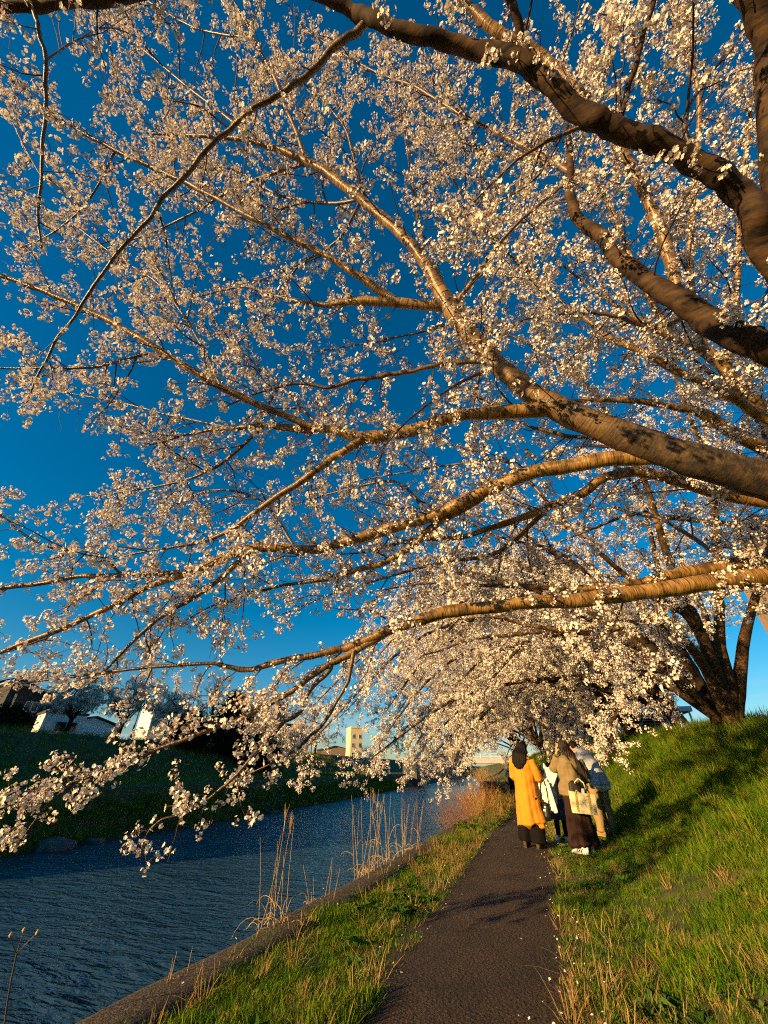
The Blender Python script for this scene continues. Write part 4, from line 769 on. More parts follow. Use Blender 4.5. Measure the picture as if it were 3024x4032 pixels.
evergreen(890, 46, 6.6, 2.3, 7, 'dark evergreen tree across the river between bare trees')
evergreen(740, 43, 3.0, 2.2, 8, 'low dark evergreen bush across the river under the cherries')
evergreen(-30, 33, 1.4, 1.4, 9, 'dark shrub across the river at the left edge below the house')
evergreen(1010, 47, 2.6, 2.8, 10, 'low dark hedge bush across the river beside the terrace')

# ------------------------------------------------------------------ buildings
M['cream'] = surf('cream_render', [(.3, (.60, .46, .24)), (.5, (.72, .57, .32)), (.7, (.78, .64, .38))], scale=1.2, rough=.85)
M['white_wall'] = surf('white_render', [(.3, (.58, .55, .50)), (.6, (.76, .73, .67))], scale=1.4, rough=.85)
M['dark_wall'] = surf('dark_cladding', [(.3, (.02, .017, .014)), (.6, (.045, .036, .028))], scale=4, rough=.7, stretch=(1, 1, 9))
M['tan_brick'] = surf('tan_brick', [(.35, (.20, .13, .08)), (.55, (.30, .20, .125)), (.7, (.38, .26, .165))], scale=14, rough=.85, bump=.3)
M['roof_dark'] = surf('dark_roof', [(.3, (.025, .025, .028)), (.7, (.07, .07, .075))], scale=3, rough=.6, stretch=(1, 8, 1))
M['roof_metal'] = surf('pale_metal_roof', [(.3, (.30, .33, .36)), (.7, (.45, .48, .5))], scale=3, rough=.35, metal=.4)
M['steel'] = plain('painted_steel', (.55, .55, .53), rough=.5)
M['dark_steel'] = plain('dark_steel', (.03, .03, .032), rough=.5)
M['glass'], nt, b = new_mat('window_glass'); b.inputs['Base Color'].default_value = (.015, .02, .025, 1); b.inputs['Roughness'].default_value = .06; b.inputs['Specular IOR Level'].default_value = .7
M['stone'] = surf('river_stone', [(.3, (.045, .042, .036)), (.6, (.10, .095, .082)), (.75, (.16, .15, .13))], scale=4, rough=.9, bump=.6, bscale=14)
def facade_window(root, x, y, z, w, h, face, frame):   # face: 'y' looks to -Y, 'x' looks to +X, 'w' looks to -X
    d = {'y': (0, -1), 'x': (1, 0), 'w': (-1, 0)}[face]; hx = face != 'y'
    t = .07
    def bx(cx, cz, ww, hh, dep, out):
        return ((x+d[0]*out+(0 if hx else cx), y+d[1]*out+(cx if hx else 0), z+cz), ((dep, ww, hh) if hx else (ww, dep, hh)))
    f = MB()
    for cx, cz, ww, hh in ((-w/2+t/2, 0, t, h), (w/2-t/2, 0, t, h), (0, h/2-t/2, w-2*t, t), (0, -h/2+t/2, w-2*t, t), (0, 0, t*.7, h-2*t)):
        f.box(*bx(cx, cz, ww, hh, .1, .03))
    f.box(*bx(0, -h/2-.05, w+.16, .07, .18, .06))
    fo = f.build('window', frame, root); g = MB(); g.box(*bx(0, 0, w-.1, h-.1, .03, .02)); g.build('pane', M['glass'], fo)
def house(name, label, corner, size, wall, roofm, roof='gable', wins=(), rz=0.0, frame=None, cat='house', group=None, over=.5, rh=1.6, extra=None):
    root = empty(name, corner, rz); tag(root, label, cat, group); w, d, h = size
    m = MB(); m.box((0, d/2, h/2-1), (w, d, h+2)); m.build('wall', wall, root)
    m = MB()
    if roof == 'gable':
        o = over; m.prism([(-w/2-o, h), (0, h+rh), (w/2+o, h), (w/2+o, h+.16), (0, h+rh+.18), (-w/2-o, h+.16)], -o, d+o)
        g = MB(); g.prism([(-w/2+.02, h-.01), (w/2-.02, h-.01), (0, h+rh-.06)], .02, d-.02); g.build('gable', wall, root)
    elif roof == 'shed':
        o = over; m.prism([(-w/2-o, h+rh), (w/2+o, h-.1), (w/2+o, h+.1), (-w/2-o, h+rh+.2)], -o, d+o)
        g = MB(); g.prism([(-w/2+.02, h-.01), (w/2-.02, h-.01), (w/2-.02, h+.02), (-w/2+.02, h+rh-.1)], .02, d-.02); g.build('gable', wall, root)
    else:
        m.box((0, d/2, h+.12), (w+.3, d+.3, .24)); m.box((0, d/2, h+.36), (w-.4, d-.4, .25))
    m.build('roof', roofm, root)
    for (x, z, ww, hh) in wins: facade_window(root, x, 0, z, ww, hh, 'y', frame or M['steel'])
    if extra: extra(root)
    return root
def ring_face(p, tgt=(0, 0)):                  # turn a front (local -Y) towards the river / viewer
    return math.atan2(tgt[0]-p[0], -(tgt[1]-p[1]))
def hp(px, z): b = far_at(px, z); return b
def trims(root):
    m = MB(); m.box((-3.2, -.08, 2.0), (.22, .16, 6.2)); m.build('corner_post', M['cream'], root)
    m = MB(); m.box((1.2, -.08, 1.2), (.22, .16, 4.4)); m.build('corner_post', M['cream'], root)
    m = MB(); m.box((0, -.9, .25), (8.6, .1, .5)); m.box((0, -.9, .55), (8.8, .18, .1)); m.build('garden_wall', M['white_wall'], root)
b = hp(95, 46); house('house', 'dark clad house with pale metal roof at the left edge across the river', b, (8, 7, 5.0), M['dark_wall'], M['roof_metal'], 'shed', [(-1.6, 1.3, 1.6, 1.5), (2.6, 1.6, 1.4, 1.0), (-1.2, 3.9, 1.4, 1.1), (2.4, 3.9, 1.2, 1.0)], ring_face(b)+.25, extra=trims, rh=1.3)
b = hp(-60, 50); house('house', 'brown gabled house cut by the left edge of the view across the river', b, (7, 8, 6.6), M['tan_brick'], M['roof_dark'], 'gable', [(1.6, 4.4, 1.3, 1.2), (1.6, 1.5, 1.5, 1.5)], ring_face(b)+.2)
b = hp(210, 44); house('house', 'grey white garage with a dark window beside the dark clad house', b, (4.2, 4, 2.9), M['white_wall'], M['roof_dark'], 'flat', [(.3, 1.6, 2.2, 1.1)], ring_face(b)+.2)
b = hp(330, 58); house('house', 'low white house with dark roof between the cherry trunks across the river', b, (9, 6, 3.0), M['white_wall'], M['roof_dark'], 'gable', [(-2.8, 1.5, 1.4, 1.3), (-.2, 1.5, 1.4, 1.3), (2.6, 1.4, 1.0, 1.9)], ring_face(b)+.5, rh=1.2)
b = hp(596, 78); house('house', 'white flat roofed block showing above the shaded cherry trees', b, (3.6, 5, 8.8), M['white_wall'], M['white_wall'], 'flat', [(x, z, 1.3, 1.4) for x in (-.9, .9) for z in (2, 5, 7.6)], ring_face(b)+.5, cat='building')
b = hp(800, 82); house('house', 'low grey house with pale roof behind the leafless tree', b, (9, 7, 5.6), M['white_wall'], M['roof_metal'], 'gable', [(-2, 2.4, 1.4, 1.3), (2, 2.4, 1.4, 1.3)], ring_face(b)+.4)
def tower(root):
    m = MB(); m.box((-2.2, 2.5, 8.6), (2.6, 2.6, 5.6)); m.box((-2.2, 2.5, 11.5), (2.9, 2.9, .3)); m.build('tower', M['tan_brick'], root)
    m = MB(); m.prism([(.6, 6.4), (4.2, 7.6), (4.2, 6.4)], .3, 6); m.build('pediment', M['cream'], root)
b = hp(1135, 92); house('building', 'tan brick building with a square tower across the river', b, (10.5, 8, 6.3), M['tan_brick'], M['roof_dark'], 'flat', [(x, z, 1.2, 1.5) for x in (-3.6, -1.2, 1.4, 3.8) for z in (1.8, 4.6)], ring_face(b)+.45, cat='building', extra=tower)
p = at(1405, 2900, 150); house('building', 'far cream block beyond the bridge above the blossom', (p[0], p[1], 3.0), (5, 6, 11.8), M['cream'], M['cream'], 'flat', [(x, z, 1.1, 1.3) for x in (-1.3, 1.3) for z in (3, 6, 9)], ring_face(p)+.3, cat='building')
p = at(1320, 2950, 165); house('building', 'distant low dark roofed building left of the far cream block', (p[0], p[1], 3.0), (16, 8, 5.0), M['tan_brick'], M['roof_dark'], 'gable', [(x, 2.2, 1.5, 1.4) for x in (-5, -2, 1, 4)], ring_face(p)+.2, cat='building')
# unseen block added upstream to cast shade over the far bank
blk = house('added_shade_block', 'long unseen block added upstream to shade the far bank', (-53, -4, 4.0), (40, 11, 11.5), M['white_wall'], M['roof_dark'], 'flat', [(x, z, 1.6, 1.4) for x in range(-17, 19, 5) for z in (2, 5)], -R_(36), cat='building')
# right side, beyond the top of the slope
def right_at(px, py, z): p = at(px, py, z); return np.array([p[0], p[1], float(ground_z(p[0], p[1]))])
e1 = at(2612, 2722, 38.0)
def panels(root):
    for z in (1.2, 3.6, 6.0, 8.0):
        m = MB(); m.box((0, -.03, z), (11.9, .06, .07)); m.build('wall_joint', M['tan_brick'], root)
    m = MB(); m.box((5.9, -.06, 3.4), (.26, .14, 11.4)); m.build('downpipe', M['steel'], root)
house('building', 'cream panelled building behind the carport at the top of the slope', (e1[0]-6, e1[1], 2.6), (12, 10, 8.0), M['cream'], M['steel'], 'flat', [(-3.4, 5.2, 1.6, 1.3), (-.2, 5.2, 1.6, 1.3), (-3.4, 2.2, 1.6, 1.4)], 0, cat='building', extra=panels)
c1 = at(2600, 2850, 30.0); cz = float(ground_z(c1[0], c1[1]))
cp = empty('carport', (c1[0], c1[1], cz)); tag(cp, 'white framed carport with louvred back wall at the top of the slope', 'carport')
m = MB(); m.box((0, 1.8, 2.25), (4.4, 4.6, .14)); m.build('roof', M['roof_metal'], cp)
m = MB(); m.box((0, -.55, 2.26), (4.6, .1, .34)); m.box((2.3, 1.8, 2.26), (.1, 4.6, .34)); m.box((-2.3, 1.8, 2.26), (.1, 4.6, .34)); m.build('fascia', M['steel'], cp)
for x in (-2.1, .5, 2.1):
    for y in (-.4, 3.9): m = MB(); m.box((x, y, 1.05), (.11, .11, 2.3)); m.build('post', M['steel'], cp)
m = MB(); m.box((0, 4.1, 1.0), (4.3, .05, 2.3)); m.build('back_panel', M['dark_steel'], cp)
for k in range(7): m = MB(); m.box((-.5, 4.02, .35+k*.26), (3.0, .08, .07)); m.build('louvre', M['steel'], cp)
m = MB(); m.tube([(-2.1, -.4, .4), (-.8, -.4, 2.1)], .02, 5); m.build('brace', M['steel'], cp)
# boundary fences
def fence(name, label, p0, p1, h, n, mat_, rails=2, th=.05):
    p0, p1 = np.array(p0, float), np.array(p1, float); root = empty(name, p0); tag(root, label, 'fence'); d = p1-p0; rz = math.atan2(d[1], d[0]); ln = np.hypot(d[0], d[1])
    for k in range(n+1):
        q = d*(k/n); m = MB(); m.box((q[0], q[1], q[2]+h/2-.1), (th, th*.6, h+.2), rz=rz); m.build('picket', mat_, root)
    for k in range(rails):
        z = h*(.25+.62*k/max(1, rails-1)); m = MB(); m.tube([(0, 0, z), (d[0], d[1], d[2]+z)], th*.45, 5); m.build('rail', mat_, root)
    return root
f0, f1 = at(2640, 2880, 26), at(2790, 2870, 24)
fence('picket_fence', 'white picket railing along the top of the slope right of the carport', (f0[0], f0[1], float(ground_z(f0[0], f0[1]))), (f1[0], f1[1], float(ground_z(f1[0], f1[1]))), 1.05, 22, M['steel'])
f0, f1 = at(2408, 2905, 36), at(2466, 2905, 33)
fence('slat_fence', 'white slatted fence between the leaning cherry trunks', (f0[0], f0[1], float(ground_z(f0[0], f0[1]))), (f1[0], f1[1], float(ground_z(f1[0], f1[1]))), 1.5, 9, M['white_wall'], 2, .13)
# red round sign
p = at(2566, 2582, 44); sg = empty('round_sign', (p[0], p[1], 10.4)); tag(sg, 'red ringed round sign on a post above the cream building', 'sign')
M['red'] = plain('sign_red', (.50, .03, .035), rough=.45); M['sign_grey'] = plain('sign_grey', (.32, .36, .42), rough=.5)
def disc(r0, r1, y0, y1, n=28, x=0, z=0):
    v, f = [], []
    for k in range(n):
        a = 2*math.pi*k/n; c, s_ = math.cos(a), math.sin(a)
        v += [(x+r0*c, y0, z+r0*s_), (x+r1*c, y0, z+r1*s_), (x+r1*c, y1, z+r1*s_), (x+r0*c, y1, z+r0*s_)]
    for k in range(n):
        a, b_ = 4*k, 4*((k+1) % n)
        f += [(a, a+1, b_+1, b_), (a+1, a+2, b_+2, b_+1), (a+2, a+3, b_+3, b_+2), (a+3, a, b_, b_+3)]
    return v, f
hz_ = p[2]-10.4
m = MB(); m.add(*disc(.5, .78, -.12, .12, z=hz_)); m.build('ring', M['red'], sg); m = MB(); m.add(*disc(.001, .5, -.06, .06, z=hz_)); m.build('face', M['sign_grey'], sg)
m = MB(); m.tube([(0, .2, -.2), (0, .2, hz_-.5)], .07, 8); m.build('post', M['steel'], sg)
# apartment tower at the right
t1 = at(2985, 2430, 50); ap = empty('apartment_tower', (t1[0], t1[1]-12, 2.6)); tag(ap, 'tall tan apartment tower with cream balconies behind the fan of stems', 'building')
m = MB(); m.box((7, 6, 10.5), (14, 12, 25)); m.build('wall', M['tan_brick'], ap)
for k in range(8):
    z = 1.6+k*2.8
    m = MB(); m.box((4.6, -.7, z), (5.2, 1.4, .9)); m.box((4.6, -.7, z+.52), (5.3, 1.5, .14)); m.build('balcony', M['cream'], ap)
    facade_window(ap, 1.0, 0, z+1.0, 1.1, 1.3, 'y', M['steel']); facade_window(ap, 4.6, 0, z+1.25, 2.6, 1.4, 'y', M['steel'])
m = MB(); m.box((7, 6, 23.2), (14.4, 12.4, .4)); m.build('roof', M['roof_dark'], ap)

# ------------------------------------------------------------------ bridge, poles and wires
M['bridge_conc'] = surf('bridge_concrete', [(.3, (.28, .27, .24)), (.7, (.42, .40, .36))], scale=1.0, rough=.9)
br = empty('road_bridge', (-24.5, 92, 0)); tag(br, 'low concrete road bridge crossing the river in the distance', 'bridge')
m = MB(); m.box((12, 3, 2.55), (30, 6, .5)); m.build('deck', M['bridge_conc'], br)
m = MB(); m.box((12, .15, 3.0), (30, .3, .36)); m.build('parapet', M['bridge_conc'], br)
for k in range(16): m = MB(); m.box((-2+k*1.9, .15, 3.45), (.16, .2, .9)); m.build('railing_post', M['steel'], br)
for z in (3.45, 3.85): m = MB(); m.tube([(-2.5, .15, z), (27, .15, z)], .05, 6); m.build('handrail', M['steel'], br)
m = MB(); m.box((-1.5, 3, .4), (3.0, 6.4, 4.2)); m.build('abutment', M['stone'], br)
m = MB(); m.box((19, 3, .4), (3.0, 6.4, 4.2)); m.build('abutment', M['stone'], br)
M['wood'] = plain('pole_concrete', (.16, .14, .12), rough=.9)
poles = []
for k, (px, z, h) in enumerate([(-420, 46, 10), (500, 64, 9.5), (956, 74, 11.0), (1108, 88, 12.2), (1290, 120, 11.5)]):
    b = hp(px, z) if px < 1250 else np.array([*at(px, 2950, z)[:2], 3.2])
    root = empty('utility_pole', b); labs = ['utility pole upstream of the houses, outside the view', 'utility pole among the shaded cherry trees across the river', 'utility pole rising left of the tower building', 'utility pole in front of the tower building', 'distant utility pole by the bridge']
    tag(root, labs[k], 'utility pole', 'utility poles across the river')
    m = MB(); m.tube([(0, 0, -.3), (0, 0, h)], [.17, .11], 8); m.build('pole', M['wood'], root)
    for q_ in (.5, 1.3): m = MB(); m.box((0, 0, h-q_), (1.7, .1, .1)); m.build('crossarm', M['wood'], root)
    for x in (-.7, 0, .7): m = MB(); m.tube([(x, 0, h-.45), (x, 0, h-.2)], [.07, .04], 6); m.build('insulator', M['steel'], root)
    poles.append((b, h))
labw = ['overhead wires over the houses at the left', 'overhead wires above the shaded cherries across the river', 'overhead wires between the two poles by the tower', 'overhead wires running off beside the tower towards the bridge']
for k in range(len(poles)-1):
    (b0, h0), (b1, h1) = poles[k], poles[k+1]
    root = empty('overhead_wires', b0); tag(root, labw[k], 'wires')
    for dx, dz in ((-.7, -.2), (0, -.2), (.7, -.2), (-.6, -1.1), (.6, -1.1)):
        t = np.linspace(0, 1, 13); p = b0+(b1-b0)*t[:, None]+np.array([dx, 0, 0]); p[:, 2] += (h0+(h1-h0)*t)+dz-3.2*(t*(1-t))
        tubes('wire', [(p, np.full(13, .022))], M['dark_steel'], root, 3)
    hang(root)

# ------------------------------------------------------------------ river edge plants and stones
def blade_line(b, d, h, r, n=6, jit=.03, bias=(0, 0, 0)): return grow(b, d, h, n, r, jit, np.array(bias, float))
def reed(px, py, h, n, sd, label, spread=.22, plume=.25, droop=8, name='reed_clump', matk='gold_twig', lean=.12):
    d = at(px, py, 1.0)-cC; t = (float(hump(6)) - CAMH)/d[2]; b = cC+d*t; b[2] = float(hump(b[1]))
    root = empty(name, b); tag(root, label, 'reeds', 'dry reeds at the river edge'); r = np.random.default_rng(sd); st, lf, pl = [], [], []
    for k in range(n):
        o = b+np.array([r.normal(0, spread*.6), r.normal(0, spread), -.35]); hh = h*r.uniform(.55, 1.05)+.3
        q = blade_line(o, (r.normal(0, lean), r.normal(0, lean), 1), hh, r); st.append((q, np.linspace(.0042, .0018, 7)))
        if r.random() < plume:
            for __ in range(9): pl.append((grow(q[-1]-[0, 0, r.uniform(0, .13)], (r.normal(0, .22), r.normal(0, .22), 1), r.uniform(.08, .16), 3, r, .1, np.zeros(3)), np.linspace(.003, .001, 4)))
        for __ in range(1):
            c = q[r.integers(1, 4)]; lf.append((grow(c, (r.normal(0, .6), r.normal(0, .6), .9), r.uniform(.25, .6)*h/1.5, 6, r, .06, np.array([0, 0, -.55])), np.linspace(.004, .001, 7)))
    for k in range(droop*2):
        o = b+np.array([r.normal(0, spread*.5), r.normal(0, spread*.8), 0]); lf.append((grow(o, (r.normal(0, .7), r.normal(0, .7), 1), r.uniform(.25, .55)*h/1.5, 6, r, .06, np.array([0, 0, -.6])), np.linspace(.0045, .001, 7)))
    for k in st: tubes('stalk', [k], M[matk], root, 4)
    tubes('leaves', lf, M[matk], root, 3)['kind'] = 'stuff'
    if pl: tubes('plume', pl, M[matk], root, 3)['kind'] = 'stuff'
    hang(root)
reed(1075, 3640, .95, 8, 1, 'dry straw reeds on the kerb, clump nearest the viewer', .16)
reed(1430, 3450, 1.1, 9, 2, 'taller dry reeds standing on the kerb beside the river, middle clump', .22, .3)
reed(1530, 3405, 1.05, 7, 3, 'dry reeds close behind the middle clump at the river edge', .2, .2)
reed(1610, 3370, .9, 12, 4, 'short dry reeds before the russet bush', .25, .1)
reed(700, 3850, .3, 5, 5, 'small dead tuft on the kerb far left of the reeds', .08, .0, 4)
reed(1240, 3560, .5, 5, 6, 'low withered tuft on the kerb between the reed clumps', .1, .0, 6)
def shrub(pos, w, h, n, sd, label, mk, name='shrub'):
    b = np.array(pos, float); root = empty(name, b); tag(root, label, 'shrub'); r = np.random.default_rng(sd); lines = []
    for k in range(n):
        o = b+np.array([r.normal(0, w*.35), r.normal(0, w*.6), -.1]); q = grow(o, (r.normal(-.25, .5), r.normal(0, .5), 1), h*r.uniform(.5, 1.1), 6, r, .1, np.array([-.03, 0, -.05])); lines.append((q, np.linspace(.007, .002, 7)))
        for __ in range(6):
            j = r.integers(2, 6); lines.append((grow(q[j], (r.normal(0, .6), r.normal(0, .6), .8), h*.35*r.uniform(.4, 1), 4, r, .15, np.array([0, 0, -.05])), np.linspace(.0026, .001, 5)))
    tubes('stems', lines, mk, root)['kind'] = 'stuff'; hang(root)
for k, (s_, w_, h_, n_s, mk, lab) in enumerate([(13.2, .8, .9, 38, 'red_twig', 'russet twiggy bush spilling over the kerb, nearer one'), (16.0, 1.0, 1.25, 60, 'red_twig', 'russet bush behind the nearer russet bush at the river edge'),
                                               (18.4, .9, 1.1, 90, 'gold_twig', 'golden dry grass mound beside the path past the russet bushes'), (22.5, 1.1, 1.1, 90, 'red_twig', 'brown dry scrub at the bend of the bank')]):
    shrub((float(xc(s_)+kerb_u(s_))+.12, s_, float(hump(s_))), w_, h_, n_s, 40+k, lab, M[mk])
shrub((float(xc(47)-4.5), 47, .1), 2.2, 2.2, 160, 51, 'big golden dry grass mound beside the distant bend of the path', M['gold_twig'])
shrub((float(xc(40)+2.6), 41, .5), 1.2, 1.5, 110, 52, 'golden dry scrub right of the walker in white', M['gold_twig'])
for k, (s_, u_, w_, h_, lab) in enumerate([(52, -3.2, 2.0, 1.6, 'straw coloured scrub at the bend beyond the walker, nearest the river'), (58, 2.5, 2.4, 1.8, 'straw coloured scrub on the slope foot beyond the walker'), (66, -1.5, 2.6, 2.2, 'farthest golden scrub closing the view along the path')]): shrub((float(xc(s_)+u_), s_, float(ground_z(float(xc(s_)+u_), s_))), w_, h_, 130, 70+k, lab, M['gold_twig'])
# withered stem with seed heads, rooted on the kerb close by
d = at(12, 4090, 1.0)-cC; b = cC+d*(-CAMH/d[2]); root = empty('withered_plant', b); tag(root, 'withered branching stem with seed heads at the lower left corner', 'plant')
zb = to_view(b)[2]
m_ = [sight([(12, 4090, zb, .012), (25, 3980, zb, .011), (42, 3870, zb, .010), (66, 3755, zb, .010)], 3), sight([(66, 3755, zb, .008), (100, 3720, zb, .007), (147, 3672, zb, .005)], 3), sight([(66, 3755, zb, .006), (82, 3700, zb+.02, .005), (94, 3662, zb+.03, .004)], 3), sight([(66, 3755, zb, .006), (50, 3720, zb-.02, .005), (42, 3682, zb-.03, .004)], 3)]
for k, (p, r_) in enumerate(m_): tubes('stem', [(p, r_)], M['bare_twig'], root, 6)
for p in (m_[1][0][-1], m_[2][0][-1], m_[3][0][-1]):
    m = MB(); m.tube(p+np.array([[0, 0, -.012], [0, 0, 0], [0, 0, .014]]), [.004, .011, .003], 7); m.build('seed_head', M['gold_twig'], root, True)
hang(root)
# stones of the far revetment and boulders in the shallows
st = empty('stone_revetment', (far_x(25)-1.2, 25, -.8)); tag(st, 'rough stone revetment at the foot of the shaded far bank', 'revetment')
def rock_mesh(nm, sd, sq=(1, 1, 1), boxy=.5):
    bm = bmesh.new(); bmesh.ops.create_icosphere(bm, subdivisions=2, radius=.5); r = np.random.default_rng(sd); ph = r.uniform(0, 6, 6)
    for v in bm.verts:
        c = v.co; mx_ = max(abs(c.x), abs(c.y), abs(c.z)); f = (1-boxy)+boxy*.42/mx_
        f *= 1+.12*math.sin(c.x*7+ph[0])+.1*math.sin(c.y*8+ph[1])+.1*math.sin(c.z*9+ph[2])
        v.co = Vector((c.x*f*sq[0], c.y*f*sq[1], c.z*f*sq[2]))
    me = bpy.data.meshes.new(nm); bm.to_mesh(me); bm.free(); me.materials.append(M['stone']); return me
rk = [rock_mesh('stone', k, (1, 1.3, .7), .7) for k in range(5)]
for k in range(90):
    s_ = rng.uniform(20, 62); v = rng.uniform(.25, 2.3)*np.clip((s_-8)/16, .5, 1); o = bpy.data.objects.new('stone', rk[k % 5]); o.location = (float(far_x(s_))-v, s_, float(far_z(v, s_))-.04); o.rotation_euler = (rng.normal(0, .2), -.6+rng.normal(0, .2), rng.uniform(-.5, .5)); o.scale = (rng.uniform(.3, .7),)*3; link(o, st); hold(o, st)
for k, (px, py, sz, lab) in enumerate([(215, 3345, 1.5, 'pale boulder in the shallows under the far bank, largest of the boulders'), (375, 3322, .7, 'small pale boulder right of the largest one under the far bank'), (1080, 3203, .8, 'small stone at the far waterline left of the reeds')]):
    d = at(px, py, 1.0)-cC; p = cC+d*((-1.5-CAMH)/d[2]); o = bpy.data.objects.new('boulder', rock_mesh('boulder', 20+k, (1.3, 1, .55), .35)); o.location = p+np.array([0, 0, .02]); o.scale = (sz,)*3; link(o); tag(o, lab, 'boulder', 'boulders in the shallows')
# ------------------------------------------------------------------ people
def loft(pts, rx, ry=None, hint=(1, 0, 0), n=16, cap=True):
    """closed solid of elliptical rings along a line"""
    p = np.asarray(pts, float); k = len(p); rx = np.broadcast_to(np.asarray(rx, float), (k,)); ry = rx if ry is None else np.broadcast_to(np.asarray(ry, float), (k,))
    t = np.gradient(p, axis=0); t /= np.linalg.norm(t, axis=1)[:, None]+1e-9
    h = np.array(hint, float); a = h - t*(t@h)[:, None]; a /= np.linalg.norm(a, axis=1)[:, None]+1e-9; b = np.cross(t, a)
    g = np.arange(n)*2*math.pi/n
    v = (p[:, None]+rx[:, None, None]*a[:, None]*np.cos(g)[:, None]+ry[:, None, None]*b[:, None]*np.sin(g)[:, None]).reshape(-1, 3)
    f = [(i*n+j, i*n+(j+1) % n, (i+1)*n+(j+1) % n, (i+1)*n+j) for i in range(k-1) for j in range(n)]
    v = np.concatenate([v, [p[0]-t[0]*rx[0]*.35, p[-1]+t[-1]*rx[-1]*.35]]); e0, e1 = k*n, k*n+1
    f += [(e0, (j+1) % n, j) for j in range(n)] + [(e1, (k-1)*n+j, (k-1)*n+(j+1) % n) for j in range(n)]
    return v, f
def ball(c, r, n=12):
    t = np.linspace(-.96, .96, 9); c = np.array(c, float); r = np.broadcast_to(np.array(r, float), (3,))
    p = c+np.stack([np.zeros(9), np.zeros(9), t*r[2]], -1); w = np.sqrt(1-t*t)
    return loft(p, w*r[0], w*r[1], (1, 0, 0), n)
def fuse(name, solids, voxel, mat_, parent, smooth=6, folds=None):
    V, Fq = [], []
    for v, f in solids:
        b0 = len(V); V += [tuple(map(float, q)) for q in v]; Fq += [tuple(i+b0 for i in q) for q in f]
    tmp = mesh_obj('tmp', V, Fq, mat_)
    md = tmp.modifiers.new('r', 'REMESH'); md.mode = 'VOXEL'; md.voxel_size = voxel; md.use_smooth_shade = True
    ms = tmp.modifiers.new('s', 'SMOOTH'); ms.factor = .5; ms.iterations = smooth
    dg = bpy.context.evaluated_depsgraph_get(); me = bpy.data.meshes.new_from_object(tmp.evaluated_get(dg)); me.name = name
    old = tmp.data; bpy.data.objects.remove(tmp); bpy.data.meshes.remove(old)
    if not me.materials: me.materials.append(mat_)
    if folds:
        n = len(me.vertices); co = np.empty(n*3, np.float32); no_ = np.empty(n*3, np.float32); me.vertices.foreach_get('co', co); me.vertices.foreach_get('normal', no_)
        co, no_ = co.reshape(-1, 3), no_.reshape(-1, 3); co = co+no_*folds(co)[:, None].astype(np.float32); me.vertices.foreach_set('co', co.ravel()); me.update()
    me.polygons.foreach_set('use_smooth', np.ones(len(me.polygons), bool))
    o = bpy.data.objects.new(name, me); return link(o, parent)
def lerp(a, b, t): return np.array(a, float)*(1-t)+np.array(b, float)*t
def chain(*k): return [np.array(q, float) for q in k]
def hand(wrist, d, palm_n, curl, s=1.0):
    """palm, four fingers of unequal length and a thumb leaving the side of the palm"""
    w = np.array(wrist, float); d = unit(np.array(d, float)); nn = np.array(palm_n, float); nn = unit(nn-d*(nn@d)); sd = np.cross(d, nn); out = []
    out.append(loft([w, w+d*.04*s, w+d*.085*s], [.026*s, .04*s, .04*s], [.018*s, .015*s, .013*s], sd, 10))
    for k, (o, ln) in enumerate(((-.03, .07), (-.01, .08), (.01, .075), (.03, .058))):
        b = w+d*.08*s+sd*o*s; q = [b]; a = 0
        for j in range(3): a += curl*(.5+.3*j); q.append(q[-1]+(d*math.cos(a)+nn*math.sin(a))*ln*s/2.6)
        out.append(loft(q, np.array([.0095, .009, .0085, .007])*s, None, sd, 8))
    b = w+d*.025*s+sd*-.035*s; t = unit(d*.7-sd*.75+nn*.25); out.append(loft([b, b+t*.03*s, b+unit(t+d*.5)*.06*s], np.array([.012, .011, .008])*s, None, nn, 8))
    return out
def head_solids(c, s=1.0, look=(0, 1, 0), tilt=(0, 0, 1)):
    """skull, jaw, nose, ears; c is the centre of the head"""
    f = unit(np.array(look, float)); u = np.array(tilt, float); u = unit(u-f*(u@f)); r = np.cross(f, u); c = np.array(c, float); o = []
    P_ = lambda x, y, z: c+(r*x+f*y+u*z)*s
    lv = [(-.115, .035, .03, .030), (-.10, .046, .045, .026), (-.07, .058, .068, .012), (-.03, .067, .083, .002), (.02, .074, .092, -.004), (.06, .072, .09, -.008), (.09, .058, .073, -.010), (.108, .035, .045, -.010)]
    o.append(loft([P_(0, y, z) for z, a, b, y in lv], [a*s for _, a, _, _ in lv], [b*s for _, _, b, _ in lv], r, 18))
    o.append(loft([P_(0, .078, .012), P_(0, .098, -.02), P_(0, .085, -.034)], np.array([.009, .014, .013])*s, None, r, 8))
    for sx in (-1, 1): o.append(loft([P_(sx*.072, -.002, .02), P_(sx*.080, -.01, -.002), P_(sx*.072, 0, -.028)], np.array([.014, .016, .010])*s, np.array([.007, .008, .006])*s, f, 8))
    return o, P_
M['skin'] = plain('skin', (.48, .27, .17), rough=.5, var=.06)
M['hair'] = surf('black_hair', [(.35, (.004, .003, .003)), (.65, (.012, .008, .006))], scale=30, rough=.55, stretch=(6, 6, .6), spec=.12, bump=.5, bscale=60)
M['hair_brown'] = surf('brown_hair', [(.35, (.012, .007, .004)), (.65, (.045, .022, .012))], scale=30, rough=.5, stretch=(6, 6, .6), spec=.25, bump=.5, bscale=60)
M['mustard'] = plain('mustard_wool', (.54, .215, .016), rough=.9, var=.08, bump=.25, bscale=180)
M['black_cloth'] = plain('black_cloth', (.008, .0065, .006), rough=.9, spec=.08)
M['olive'] = plain('olive_cotton', (.20, .14, .065), rough=.8, var=.1, bump=.2, bscale=90)
M['skirt'] = plain('dark_brown_skirt', (.024, .009, .006), rough=.9)
M['grey_knit'] = plain('grey_sweat_cloth', (.36, .37, .38), rough=.9, bump=.2, bscale=120)
